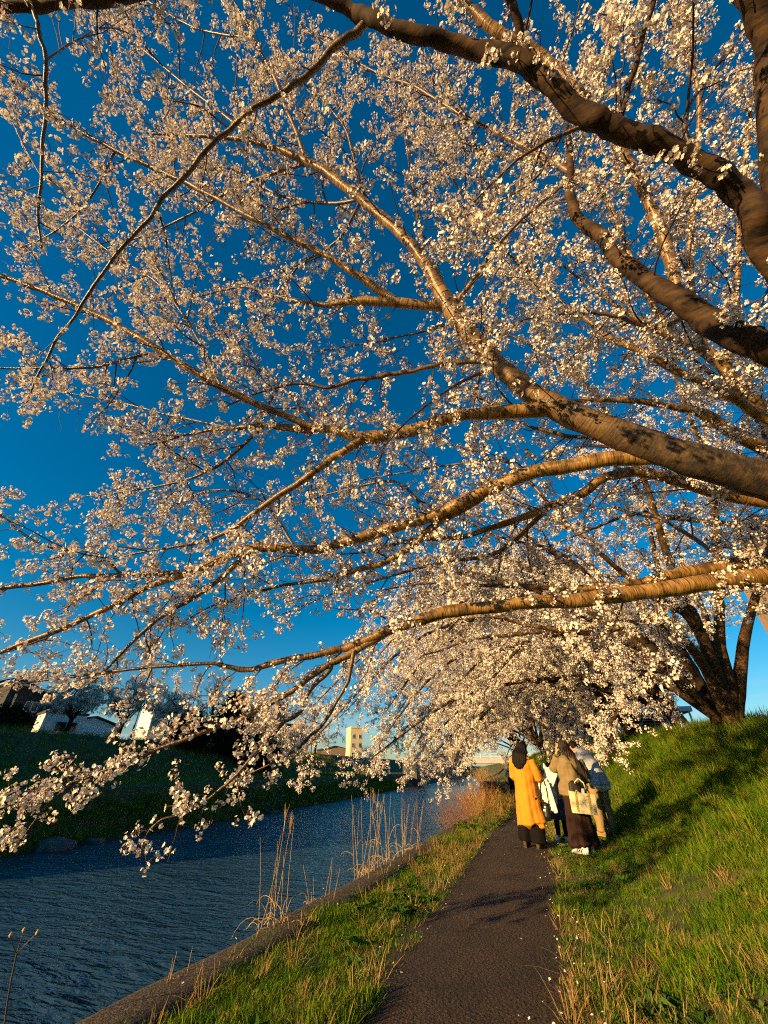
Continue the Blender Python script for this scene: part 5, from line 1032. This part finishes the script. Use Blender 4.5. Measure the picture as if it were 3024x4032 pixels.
M['khaki'] = plain('khaki_cloth', (.26, .17, .07), rough=.85)
M['white_cloth'] = plain('white_cloth', (.74, .70, .60), rough=.85, var=.06)
M['cream_canvas'] = plain('cream_canvas', (.72, .60, .34), rough=.85, var=.06, bump=.2, bscale=200)
M['ochre_canvas'] = plain('ochre_canvas', (.40, .26, .06), rough=.85)
M['denim'] = plain('denim', (.035, .06, .12), rough=.85)
M['plum'] = plain('plum_cloth', (.07, .02, .05), rough=.85)
M['dark_bag'] = plain('dark_brown_bag', (.022, .015, .010), rough=.6)
M['black_gloss'] = plain('black_patent', (.008, .008, .009), rough=.18, spec=.6)
M['shoe_white'] = plain('white_leather', (.76, .73, .66), rough=.5, var=.04)
M['boot_brown'] = plain('brown_suede', (.07, .042, .022), rough=.85)
M['boot_tan'] = plain('tan_suede', (.30, .19, .075), rough=.85)
M['eye'] = plain('eye_dark', (.01, .008, .007), rough=.2); M['lip'] = plain('lip', (.36, .12, .09), rough=.5)
def shoe(root, c, rz, s, upper, sole=None, stripes=None):
    c = np.array(c, float); d = np.array([-math.sin(rz), math.cos(rz), 0]); r = np.array([math.cos(rz), math.sin(rz), 0]); z = np.array([0, 0, 1.0])
    Q_ = lambda y, h: c+d*y*s+z*h*s
    o = fuse('shoe', [loft([Q_(-.085, .045), Q_(-.06, .05), Q_(.0, .05), (Q_(.07, .04)), Q_(.13, .03), Q_(.165, .024)], np.array([.03, .036, .038, .043, .04, .022])*s, np.array([.034, .042, .042, .034, .024, .016])*s, r, 14), loft([Q_(-.05, .05), Q_(-.05, .115)], np.array([.036, .04])*s, np.array([.044, .046])*s, r, 12)], .007, upper, root, 3)
    so = MB(); pr = [(-.095, .03), (-.05, .04), (.03, .04), (.09, .046), (.15, .034), (.178, .012)]
    ring = [Q_(y, 0)+r*w*s for y, w in pr]+[Q_(y, 0)-r*w*s for y, w in pr[::-1]]; n = len(ring)
    so.add(ring+[q+z*.022*s for q in ring], [tuple(range(n))[::-1], tuple(range(n, 2*n))]+[(i, (i+1) % n, n+(i+1) % n, n+i) for i in range(n)]); so.build('sole', sole or upper, o)
    if stripes:
        for k in range(3):
            for sx in (-1, 1):
                y = .0+k*.03; m = MB(); q0 = Q_(y+.03, .028)+r*sx*.0455*s; q1 = Q_(y-.005, .075)+r*sx*.036*s; m.tube([q0, (q0+q1)/2+r*sx*.004, q1], .006*s, 5); m.build('stripe', stripes, o)
    return o
def face(root, P_, s):
    for sx in (-1, 1):
        m = MB(); m.add(*ball(P_(sx*.03, .078, .004), (.012*s, .008*s, .006*s), 8)); m.build('eye', M['eye'], root, True)
        m = MB(); m.add(*ball(P_(sx*.031, .08, .026), (.017*s, .006*s, .0035*s), 8)); m.build('eyebrow', M['hair'], root, True)
    m = MB(); m.add(*ball(P_(0, .079, -.062), (.022*s, .008*s, .006*s), 8)); m.build('mouth', M['lip'], root, True)
def cloth_folds(amp, fq, ph=0.0, zf=2.0, zlim=None):
    def f(co):
        a = np.arctan2(co[:, 1]-co[:, 1].mean(), co[:, 0]-co[:, 0].mean())
        w = amp*(np.sin(a*fq+ph+co[:, 2]*zf)+.5*np.sin(a*fq*1.9+ph*2-co[:, 2]*zf*1.7))
        if zlim: w = w*np.clip((zlim-co[:, 2])/zlim*1.3, .1, 1)
        return w + amp*.3*np.sin(co[:, 2]*31+co[:, 0]*17)
    return f
def person_root(loc, rz, label, k=1.0, lean=0.0):
    x, y = loc; o = empty('person', (x, y, float(ground_z(x, y))+.012), rz); o.rotation_euler = (0, R_(lean), rz); o.scale = (k, k, k); return tag(o, label, 'person', 'people on the path')
def hair_long(root, P_, s, length, mat_, w=.085, back=.0, extra=()):
    so = [loft([P_(0, -.028, .112), P_(0, -.02, .095), P_(0, -.018, .05), P_(0, -.028, .0), P_(0, -.045, -.06), P_(0, -.055+back, -.14), P_(0, -.06+back, -length*.75), P_(0, -.055+back, -length)],
               np.array([.035, .068, .087, .089, w, w*1.05, w, w*.55])*s, np.array([.04, .074, .1, .09, .075, .055, .045, .03])*s, (1, 0, 0), 18)]
    so += list(extra)
    return fuse('hair', so, .010, mat_, root, 2, lambda co: .004*np.sin(np.arctan2(co[:, 1], co[:, 0]-co[:, 0].mean())*19+co[:, 2]*4)+.003*np.sin(co[:, 0]*160))
def std_legs(hip_z, kn, an, r=(.085, .062, .045), dx=.09):
    return [loft(chain((sx*dx, 0, hip_z), (sx*kn[0], kn[1], kn[2]), (sx*an[0], an[1], an[2])), r) for sx in (-1, 1)]

# --- woman in the long mustard coat, back to the viewer
w1 = person_root((-.46, 9.95), R_(-22), 'person in a long mustard coat with long black hair, seen from behind on the path', 1.06, 4.5)
hs, P1 = head_solids((0, .02, 1.53), 1.0, (.12, 1, -.12))
elR, haR = (.24, .05, 1.06), (.2, .27, 1.02)
fuse('body', hs+[loft(chain((0, 0, .86), (0, 0, 1.02), (0, -.01, 1.2), (0, 0, 1.34), (0, 0, 1.40)), [.15, .13, .15, .17, .07], [.1, .09, .11, .1, .07]), loft(chain((0, .005, 1.36), (0, .015, 1.46)), .05),
     loft(chain((-.16, 0, 1.33), (-.22, 0, 1.06), (-.2, .18, .98)), [.05, .042, .03]), loft(chain((.16, 0, 1.33), elR, haR), [.05, .042, .03])]+std_legs(.86, (.1, .01, .48), (.1, -.01, .08))+hand(haR, (-.3, 1, 0), (0, 0, -1), .5)+hand((-.2, .18, .98), (.1, 1, -.2), (1, 0, 0), .5), .010, M['skin'], w1)
face(w1, P1, 1.0)
hair_long(w1, P1, 1.1, .36, M['hair'], .125, -.085)
def coat_fold(co):
    a = np.arctan2(co[:, 1], co[:, 0]); k = np.clip((1.25-co[:, 2])/.9, 0, 1)
    return k*(.014*np.sin(a*4+.6)+.006*np.sin(a*7+1.9+co[:, 2]*2.5))+.005*np.sin(co[:, 2]*13+a*3)*(1-k)+.005*np.sin(a*13+co[:, 2]*5)*k+.003*np.sin(co[:, 2]*29-a*4)
fuse('coat', [loft(chain((.06, .0, .35), (.045, 0, .42), (.02, 0, .62), (.01, -.005, .85), (0, -.01, 1.08), (0, -.015, 1.25), (0, -.02, 1.33), (0, -.03, 1.40)), [.26, .25, .23, .21, .20, .20, .185, .11], [.20, .195, .185, .17, .16, .15, .135, .095]),
     loft(chain((.165, -.01, 1.33), (.225, .0, 1.2), (.25, .04, 1.06), (.22, .18, 1.03)), [.08, .078, .076, .068]), loft(chain((-.165, -.01, 1.33), (-.22, 0, 1.2), (-.235, .0, 1.05), (-.2, .13, .98)), [.08, .078, .074, .066]),
     loft(chain((.22, -.06, .32), (.2, -.05, .5)), [.09, .05], [.05, .04])], .012, M['mustard'], w1, 3, coat_fold)
fuse('coat_collar', [loft([( .14*math.cos(t), -.035+.09*math.sin(t), 1.355-.02*math.sin(t)) for t in np.linspace(math.pi*1.98, math.pi*1.02, 12)], .028, .04, (0, 0, 1), 10)], .009, M['mustard'], w1, 2)
fuse('trousers', [loft(chain((sx*.10+.02, 0, .75), (sx*.115+.02, .0, .45), (sx*.125+.02, -.01, .1)), [.11, .115, .125], [.12, .115, .12]) for sx in (-1, 1)]+[loft(chain((0, 0, .66), (0, 0, .98)), [.17, .16], [.13, .12])], .012, M['black_cloth'], w1, 3, cloth_folds(.006, 6, 1))
shoe(w1, (-.10, .0, 0), R_(6), 1.0, M['boot_brown']); shoe(w1, (.145, .03, 0), R_(-12), 1.0, M['boot_brown'])

# --- woman in the olive jacket and dark skirt
w2 = person_root((.40, 9.62), R_(12), 'person in an olive jacket and long dark skirt, a hand raised to brown hair', 1.06, 4.0)
hs, P2 = head_solids((-.03, .05, 1.51), 1.0, (-.25, 1, -.45), (-.1, .2, 1))
elL, haL = (-.25, .06, 1.17), (-.155, .10, 1.42)
fuse('body', hs+[loft(chain((0, 0, .86), (0, 0, 1.0), (0, -.01, 1.18), (0, 0, 1.32), (0, .01, 1.39)), [.15, .13, .15, .17, .07], [.1, .09, .11, .1, .07]), loft(chain((0, .01, 1.35), (-.02, .035, 1.44)), .05),
     loft(chain((-.16, 0, 1.31), elL, haL), [.05, .042, .028]), loft(chain((.16, 0, 1.31), (.25, .02, 1.05), (.17, .22, 1.0)), [.05, .042, .03])]+std_legs(.86, (.09, .02, .48), (.1, -.01, .08))+hand(haL, (.12, .0, 1), (1, .2, 0), .22)+hand((.17, .22, 1.0), (-.5, 1, 0), (0, 0, -1), .6), .010, M['skin'], w2)
face(w2, P2, 1.0)
hair_long(w2, P2, 1.04, .26, M['hair_brown'], .09, .01, [loft(chain(P2(.06, -.05, -.08), (.10, -.10, 1.30), (.19, -.12, 1.16), (.25, -.12, 1.04)), [.06, .065, .055, .025], [.04, .035, .03, .02])])
def jacket_fold(co): return .009*np.sin(co[:, 2]*26+co[:, 0]*11)+.007*np.sin(co[:, 0]*31-co[:, 2]*15+co[:, 1]*9)+.004*np.sin(co[:, 2]*55+co[:, 1]*20)
fuse('jacket', [loft(chain((-.01, 0, .78), (-.01, 0, .88), (0, -.01, 1.02), (0, -.015, 1.2), (0, -.01, 1.31), (0, 0, 1.395)), [.235, .235, .205, .205, .185, .085], [.165, .165, .155, .15, .13, .085]),
     loft(chain((-.17, -.005, 1.32), (-.225, .02, 1.25), (-.265, .05, 1.165), (-.215, .08, 1.28), (-.165, .098, 1.38)), [.085, .082, .08, .066, .046]), loft(chain((.18, 0, 1.31), (.255, .0, 1.18), (.275, .03, 1.04), (.2, .19, 1.0)), [.085, .082, .078, .06]),
     loft(chain((0, -.06, 1.36), (0, -.13, 1.25)), [.12, .10], [.05, .05])], .011, M['olive'], w2, 2, jacket_fold)
fuse('skirt', [loft(chain((0, 0, 1.0), (.0, 0, .8), (.02, 0, .5), (.05, -.01, .2), (.065, -.02, .12)), [.15, .18, .20, .235, .245], [.12, .15, .17, .19, .195])], .012, M['skirt'], w2, 3, cloth_folds(.014, 7, .4, 1.2, .9))
shoe(w2, (-.02, -.10, .0), R_(62), 1.02, M['shoe_white'], None, M['boot_brown']); shoe(w2, (.17, .02, 0), R_(-28), 1.02, M['shoe_white'], None, M['lip'])

# --- person in the grey hooded top bending forward
w3 = person_root((.98, 10.75), R_(32), 'person in a grey hooded top bending forward behind the olive jacket', 1.05, 3.0)
hs, P3 = head_solids((0, .52, 1.46), 1.0, (0, .75, -.75), (0, .75, .75))
fuse('body', hs+[loft(chain((0, 0, .88), (0, .06, 1.02), (0, .2, 1.2), (0, .33, 1.33), (0, .39, 1.38)), [.16, .15, .16, .18, .08], [.11, .1, .12, .1, .07]), loft(chain((0, .37, 1.37), (0, .46, 1.42)), .052),
     loft(chain((-.17, .32, 1.31), (-.22, .42, 1.05), (-.15, .62, .98)), [.05, .045, .03]), loft(chain((.17, .32, 1.31), (.22, .4, 1.05), (.15, .6, .95)), [.05, .045, .03])]+std_legs(.88, (.1, .02, .5), (.11, -.03, .08), (.09, .066, .048))+hand((-.15, .62, .98), (.2, 1, 0), (0, 0, -1), .5)+hand((.15, .6, .95), (-.2, 1, 0), (0, 0, -1), .5), .010, M['skin'], w3)
face(w3, P3, 1.0)
fuse('hair', [loft([P3(0, -.02, .115), P3(0, -.015, .09), P3(0, -.02, .03), P3(0, -.04, -.05), P3(0, -.05, -.08)], [.04, .072, .086, .075, .05], [.045, .08, .088, .06, .04])], .010, M['hair'], w3, 2)
fuse('hooded_top', [loft(chain((0, -.06, .78), (0, -.04, .88), (0, .02, 1.02), (0, .15, 1.17), (0, .27, 1.3), (0, .36, 1.38)), [.215, .215, .205, .205, .19, .1], [.165, .16, .155, .15, .13, .08]), loft(chain((-.18, .3, 1.32), (-.245, .37, 1.16), (-.245, .43, 1.04), (-.17, .58, .98)), [.085, .08, .075, .055]), loft(chain((.18, .3, 1.32), (.245, .36, 1.16), (.245, .41, 1.04), (.17, .56, .95)), [.085, .08, .075, .055]),
     loft([(.1*math.cos(t), .33+.05*math.sin(t)-.02, 1.42+.06*math.sin(t)) for t in np.linspace(math.pi*1.9, math.pi*1.1, 9)], .05, .04, (0, 0, 1), 10), loft(chain((-.09, .3, 1.43), (0, .27, 1.44), (.09, .3, 1.43)), [.05, .075, .05], [.04, .05, .04])], .011, M['grey_knit'], w3, 3, lambda co: .006*np.sin(co[:, 2]*22+co[:, 1]*16)+.004*np.sin(co[:, 0]*25-co[:, 1]*21))
fuse('shirt_tail', [loft(chain((.02, -.1, .74), (.02, -.09, .86)), [.19, .2], [.1, .1])], .012, M['white_cloth'], w3, 3, cloth_folds(.008, 7))
fuse('trousers', [loft(chain((sx*.095, 0, .84), (sx*.105, .015, .48), (sx*.115, -.02, .07)), [.115, .095, .085], [.12, .1, .085]) for sx in (-1, 1)]+[loft(chain((0, 0, .78), (0, .02, .98)), [.175, .16], [.13, .12])], .012, M['khaki'], w3, 3, lambda co: .006*np.sin(co[:, 2]*34+co[:, 0]*9))
shoe(w3, (-.115, 0, 0), R_(8), 1.06, M['boot_tan']); shoe(w3, (.115, .02, 0), R_(-10), 1.06, M['boot_tan'])

# --- child facing the viewer, between the two coats
w4 = person_root((.13, 10.8), R_(180), 'dark haired child facing the viewer between mustard coat and olive jacket', 1.05, -3.0)
hs, P4 = head_solids((0, .03, 1.16), .93, (-.05, 1, -.18))
fuse('body', hs+[loft(chain((0, 0, .64), (0, 0, .78), (0, 0, .92), (0, 0, 1.0), (0, 0, 1.04)), [.115, .105, .12, .13, .06], [.085, .08, .085, .08, .05]), loft(chain((0, .005, 1.0), (0, .015, 1.08)), .04),
     loft(chain((-.12, 0, .99), (-.17, .04, .8), (-.1, .18, .74)), [.04, .034, .024]), loft(chain((.12, 0, .99), (.17, .04, .8), (.1, .18, .74)), [.04, .034, .024])]+std_legs(.64, (.07, .01, .35), (.07, -.01, .07), (.06, .046, .034), .065)+hand((-.1, .18, .74), (.5, 1, .1), (0, 0, -1), .5, .8)+hand((.1, .18, .74), (-.5, 1, .1), (0, 0, -1), .5, .8), .009, M['skin'], w4)
face(w4, P4, .93)
fuse('hair', [loft([P4(0, -.02, .122), P4(0, -.012, .10), P4(0, -.014, .06), P4(0, -.035, .01), P4(0, -.05, -.06), P4(0, -.05, -.11)], np.array([.04, .075, .088, .09, .085, .06])*.93, np.array([.045, .085, .095, .07, .05, .035])*.93), loft(chain(P4(-.05, .075, .06), P4(0, .088, .066), P4(.05, .075, .06)), [.02, .02, .02]), loft(chain(P4(-.078, .02, .05), P4(-.082, .015, -.03), P4(-.07, .0, -.09)), [.025, .025, .018]), loft(chain(P4(.078, .02, .05), P4(.082, .015, -.03), P4(.07, .0, -.09)), [.025, .025, .018])], .009, M['hair'], w4, 2)
fuse('top', [loft(chain((0, 0, .66), (0, 0, .8), (0, 0, .94), (0, 0, 1.0), (0, 0, 1.05)), [.14, .135, .145, .14, .06], [.105, .105, .105, .095, .055])], .010, M['grey_knit'], w4, 3)
fuse('sleeves', [loft(chain((sx*.13, 0, .985), (sx*.18, .03, .82), (sx*.12, .15, .755)), [.055, .052, .04]) for sx in (-1, 1)], .010, M['plum'], w4, 3)
fuse('shorts', [loft(chain((sx*.07, 0, .66), (sx*.085, .0, .34)), [.09, .10], [.1, .1]) for sx in (-1, 1)]+[loft(chain((0, 0, .6), (0, 0, .74)), [.135, .13], [.105, .1])], .010, M['denim'], w4, 3)
fuse('leggings', std_legs(.6, (.07, .01, .35), (.07, -.01, .09), (.065, .052, .042), .065), .010, M['black_cloth'], w4, 2)
for sx in (-1, 1):
    m = MB(); m.tube([(sx*.06, .112, .7), (sx*.065, .118, .9), (sx*.07, .085, 1.02), (sx*.07, 0, 1.045), (sx*.065, -.1, .98)], .016, 6); m.build('strap', M['black_cloth'], w4, True)
shoe(w4, (-.07, 0, 0), R_(10), .86, M['shoe_white']); shoe(w4, (.09, .03, 0), R_(-14), .86, M['shoe_white'])

# --- walker in the distance
w5 = person_root((-2.45, 36.7), R_(176), 'distant walker in a white jacket and black trousers coming along the path')
hs, P5 = head_solids((0, .02, 1.56), 1.0, (0, 1, -.05))
fuse('body', hs+[loft(chain((0, 0, .88), (0, 0, 1.05), (0, 0, 1.25), (0, 0, 1.38), (0, 0, 1.43)), [.16, .14, .17, .19, .08], [.11, .1, .12, .1, .07]), loft(chain((0, .005, 1.38), (0, .015, 1.49)), .055),
     loft(chain((-.19, 0, 1.36), (-.26, .0, 1.1), (-.24, .1, .88)), [.055, .045, .03]), loft(chain((.19, 0, 1.36), (.26, .0, 1.1), (.25, .05, .86)), [.055, .045, .03])]+hand((-.24, .1, .88), (.1, .3, -1), (1, 0, 0), .4)+hand((.25, .05, .86), (-.1, .3, -1), (-1, 0, 0), .4)+[loft(chain((-.1, 0, .88), (-.1, .1, .5), (-.1, .12, .08)), [.09, .065, .047]), loft(chain((.1, 0, .88), (.1, .0, .5), (.1, -.14, .1)), [.09, .065, .047])], .011, M['skin'], w5)
face(w5, P5, 1.0)
fuse('hair', [loft([P5(0, -.02, .12), P5(0, -.012, .095), P5(0, -.016, .05), P5(0, -.035, .0), P5(0, -.05, -.06)], [.04, .074, .085, .082, .05], [.045, .085, .092, .07, .04])], .010, M['hair'], w5, 2)
jk = fuse('jacket', [loft(chain((0, 0, .82), (0, 0, 1.0), (0, 0, 1.25), (0, 0, 1.37), (0, 0, 1.46)), [.2, .195, .215, .205, .09], [.15, .145, .145, .125, .085]), loft(chain((-.2, 0, 1.36), (-.275, .0, 1.1), (-.25, .08, .93)), [.08, .075, .06]), loft(chain((.2, 0, 1.36), (.275, .0, 1.1), (.255, .04, .92)), [.08, .075, .06])], .012, M['white_cloth'], w5, 3, cloth_folds(.006, 6))
m = MB(); m.box((0, .155, 1.24), (.30, .02, .07)); m.box((0, .157, .9), (.02, .02, .2)); m.build('chest_band', M['black_cloth'], jk)
fuse('trousers', [loft(chain((-.1, 0, .88), (-.1, .1, .5), (-.1, .12, .08)), [.11, .09, .08]), loft(chain((.1, 0, .88), (.1, .0, .5), (.1, -.14, .1)), [.11, .09, .08]), loft(chain((0, 0, .82), (0, 0, 1.0)), [.17, .16], [.13, .12])], .012, M['black_cloth'], w5, 3)
shoe(w5, (-.1, .12, 0), 0, 1.05, M['shoe_white']); shoe(w5, (.1, -.14, .02), 0, 1.05, M['shoe_white'])

# --- things they carry
def local(root, x, y, z):
    return tuple(Matrix.LocRotScale(root.location, root.rotation_euler, root.scale) @ Vector((x, y, z)))
def carried(name, root, x, y, z, turn=0.0):
    o = empty(name, local(root, x, y, z)); e = root.rotation_euler; o.rotation_euler = (0, e.y, e.z+turn); o.scale = root.scale; return o
jkt = carried('folded_jacket', w1, .25, .2, 1.0); tag(jkt, 'cream jacket hanging folded over the arm of the mustard coat', 'jacket')
def drape(name, x0, x1, ztop, zb0, zb1, y, th, sd, mat_):
    so = []; n = 5
    for k in range(n):
        t = k/(n-1); x = x0+(x1-x0)*t; zb = zb0+(zb1-zb0)*t
        so.append(loft(chain((x-.02*k+.03, y+.01*math.sin(k*2+sd), ztop), (x, y+.03*math.sin(k*1.7+sd), (ztop+zb)/2), (x+.02, y+.02*math.cos(k*2.1+sd), zb)), [.03, .042, .036], [th, th*1.2, th*.8]))
    return fuse(name, so, .009, mat_, jkt, 2, lambda co: .006*np.sin(co[:, 0]*60+co[:, 2]*9+sd))
drape('back_panel', -.03, .13, .03, -.22, -.42, -.08, .03, 1, M['white_cloth'])
drape('front_panel', .0, .16, .03, -.30, -.34, .09, .03, 2, M['white_cloth'])
fuse('sleeve', [loft(chain((-.02, -.1, .02), (-.05, -.12, -.1), (-.06, -.12, -.24)), [.045, .05, .042], [.03, .034, .03])], .008, M['white_cloth'], jkt, 2)
fuse('sleeve', [loft(chain((.12, -.09, .0), (.17, -.1, -.2), (.23, -.1, -.44)), [.045, .05, .04], [.03, .03, .025])], .008, M['white_cloth'], jkt, 2)
fuse('fold', [loft(chain((-.06, -.09, .02), (-.05, .0, .055), (-.04, .1, .02)), [.06, .07, .06], [.03, .03, .03]), loft(chain((.06, -.09, .02), (.07, .0, .055), (.08, .1, .02)), [.07, .07, .07], [.03, .03, .03])], .009, M['white_cloth'], jkt, 3)
pb = carried('paper_bag', w1, .36, .22, 1.03, R_(10)); tag(pb, 'white paper bag with a rolled top beside the mustard sleeve', 'bag')
m = MB(); T = Matrix.Rotation(R_(28), 3, 'Y'); m.box((.04, 0, .05), (.22, .10, .26), tilt=T); o = m.build('body', M['white_cloth'], pb); bv = o.modifiers.new('b', 'BEVEL'); bv.width = .012; bv.segments = 2
fuse('crumpled_top', [loft(chain((-.07, .0, .16), (-.02, .0, .225), (.05, .0, .19)), [.05, .055, .04], [.05, .05, .04])], .008, M['white_cloth'], pb, 1, lambda co: .008*np.sin(co[:, 0]*90+co[:, 2]*70))
hb = carried('handbag', w1, .31, .06, .58); tag(hb, 'small glossy black handbag hanging below the cream jacket', 'handbag')
fuse('body', [loft(chain((0, 0, -.14), (0, 0, -.10), (0, 0, .05), (0, 0, .1)), [.085, .1, .09, .07], [.05, .06, .05, .035])], .008, M['black_gloss'], hb, 2)
m = MB(); m.tube([(-.07, 0, .09), (-.06, 0, .28), (-.03, 0, .42), (0, 0, .45), (.03, 0, .42), (.06, 0, .28), (.07, 0, .09)], .01, 6); m.build('strap', M['black_gloss'], hb, True)
m = MB(); m.box((0, -.062, .0), (.04, .012, .03)); m.build('clasp', M['steel'], hb)
# slouchy dark bag and canvas tote of the olive jacket
db = carried('shoulder_bag', w2, .03, -.2, .86); tag(db, 'dark brown slouchy shoulder bag across the back of the olive jacket', 'bag')
fuse('body', [loft(chain((-.10, 0, .12), (-.05, 0, .02), (.03, 0, -.05), (.12, 0, -.04), (.16, 0, .02)), [.05, .10, .12, .09, .04], [.04, .06, .065, .055, .03], (0, 0, 1))], .010, M['dark_bag'], db, 3, lambda co: .006*np.sin(co[:, 0]*34+co[:, 2]*22))
m = MB()
for dy in (0, .02): m.tube([(.12, .02+dy, .0), (.06, .02, .18), (-.0, .035, .34), (-.06, .06, .47), (-.085, .13, .535), (-.09, .2, .55)], .014, 6)
m.build('strap', M['dark_bag'], db, True)
tb = carried('tote_bag', w2, .06, -.28, .70, R_(-6)); tag(tb, 'cream canvas tote with ochre bands hanging behind the dark skirt', 'tote bag')
m = MB(); w_, h_, d_ = .20, .15, .05
m.add([(-w_*.95, -d_, -h_), (w_*.95, -d_, -h_), (w_*.95, d_, -h_), (-w_*.95, d_, -h_), (-w_, -d_*.8, h_), (w_, -d_*.8, h_*.82), (w_, d_*.8, h_*.82), (-w_, d_*.8, h_)], [(0, 3, 2, 1), (0, 1, 5, 4), (1, 2, 6, 5), (2, 3, 7, 6), (3, 0, 4, 7)]); o = m.build('body', M['cream_canvas'], tb); so_ = o.modifiers.new('s', 'SOLIDIFY'); so_.thickness = .008
for x in (-.10, .10): m = MB(); m.box((x, -d_*.93, -.005), (.035, .006, .285)); m.build('band', M['ochre_canvas'], tb)
for y in (-.044, .044): m = MB(); m.tube([(-.10, y, .12), (-.085, y, .17), (-.03, y, .12+.0), (.04, y, .09), (.10, y, .10)] if y < 0 else [(-.10, y, .12), (-.07, y, .28), (0, y+.04, .34), (.07, y, .28), (.10, y, .12)], .011, 6); m.build('handle', M['cream_canvas'], tb, True)
m = MB(); m.tube([(.03, 0, .05), (.035, 0, .2)], .028, 10); m.build('bottle', M['white_cloth'], tb, True)
m = MB(); m.tube([(.10, 0, .05), (.11, 0, .17)], .018, 8); m.build('tube', M['lip'], tb, True)
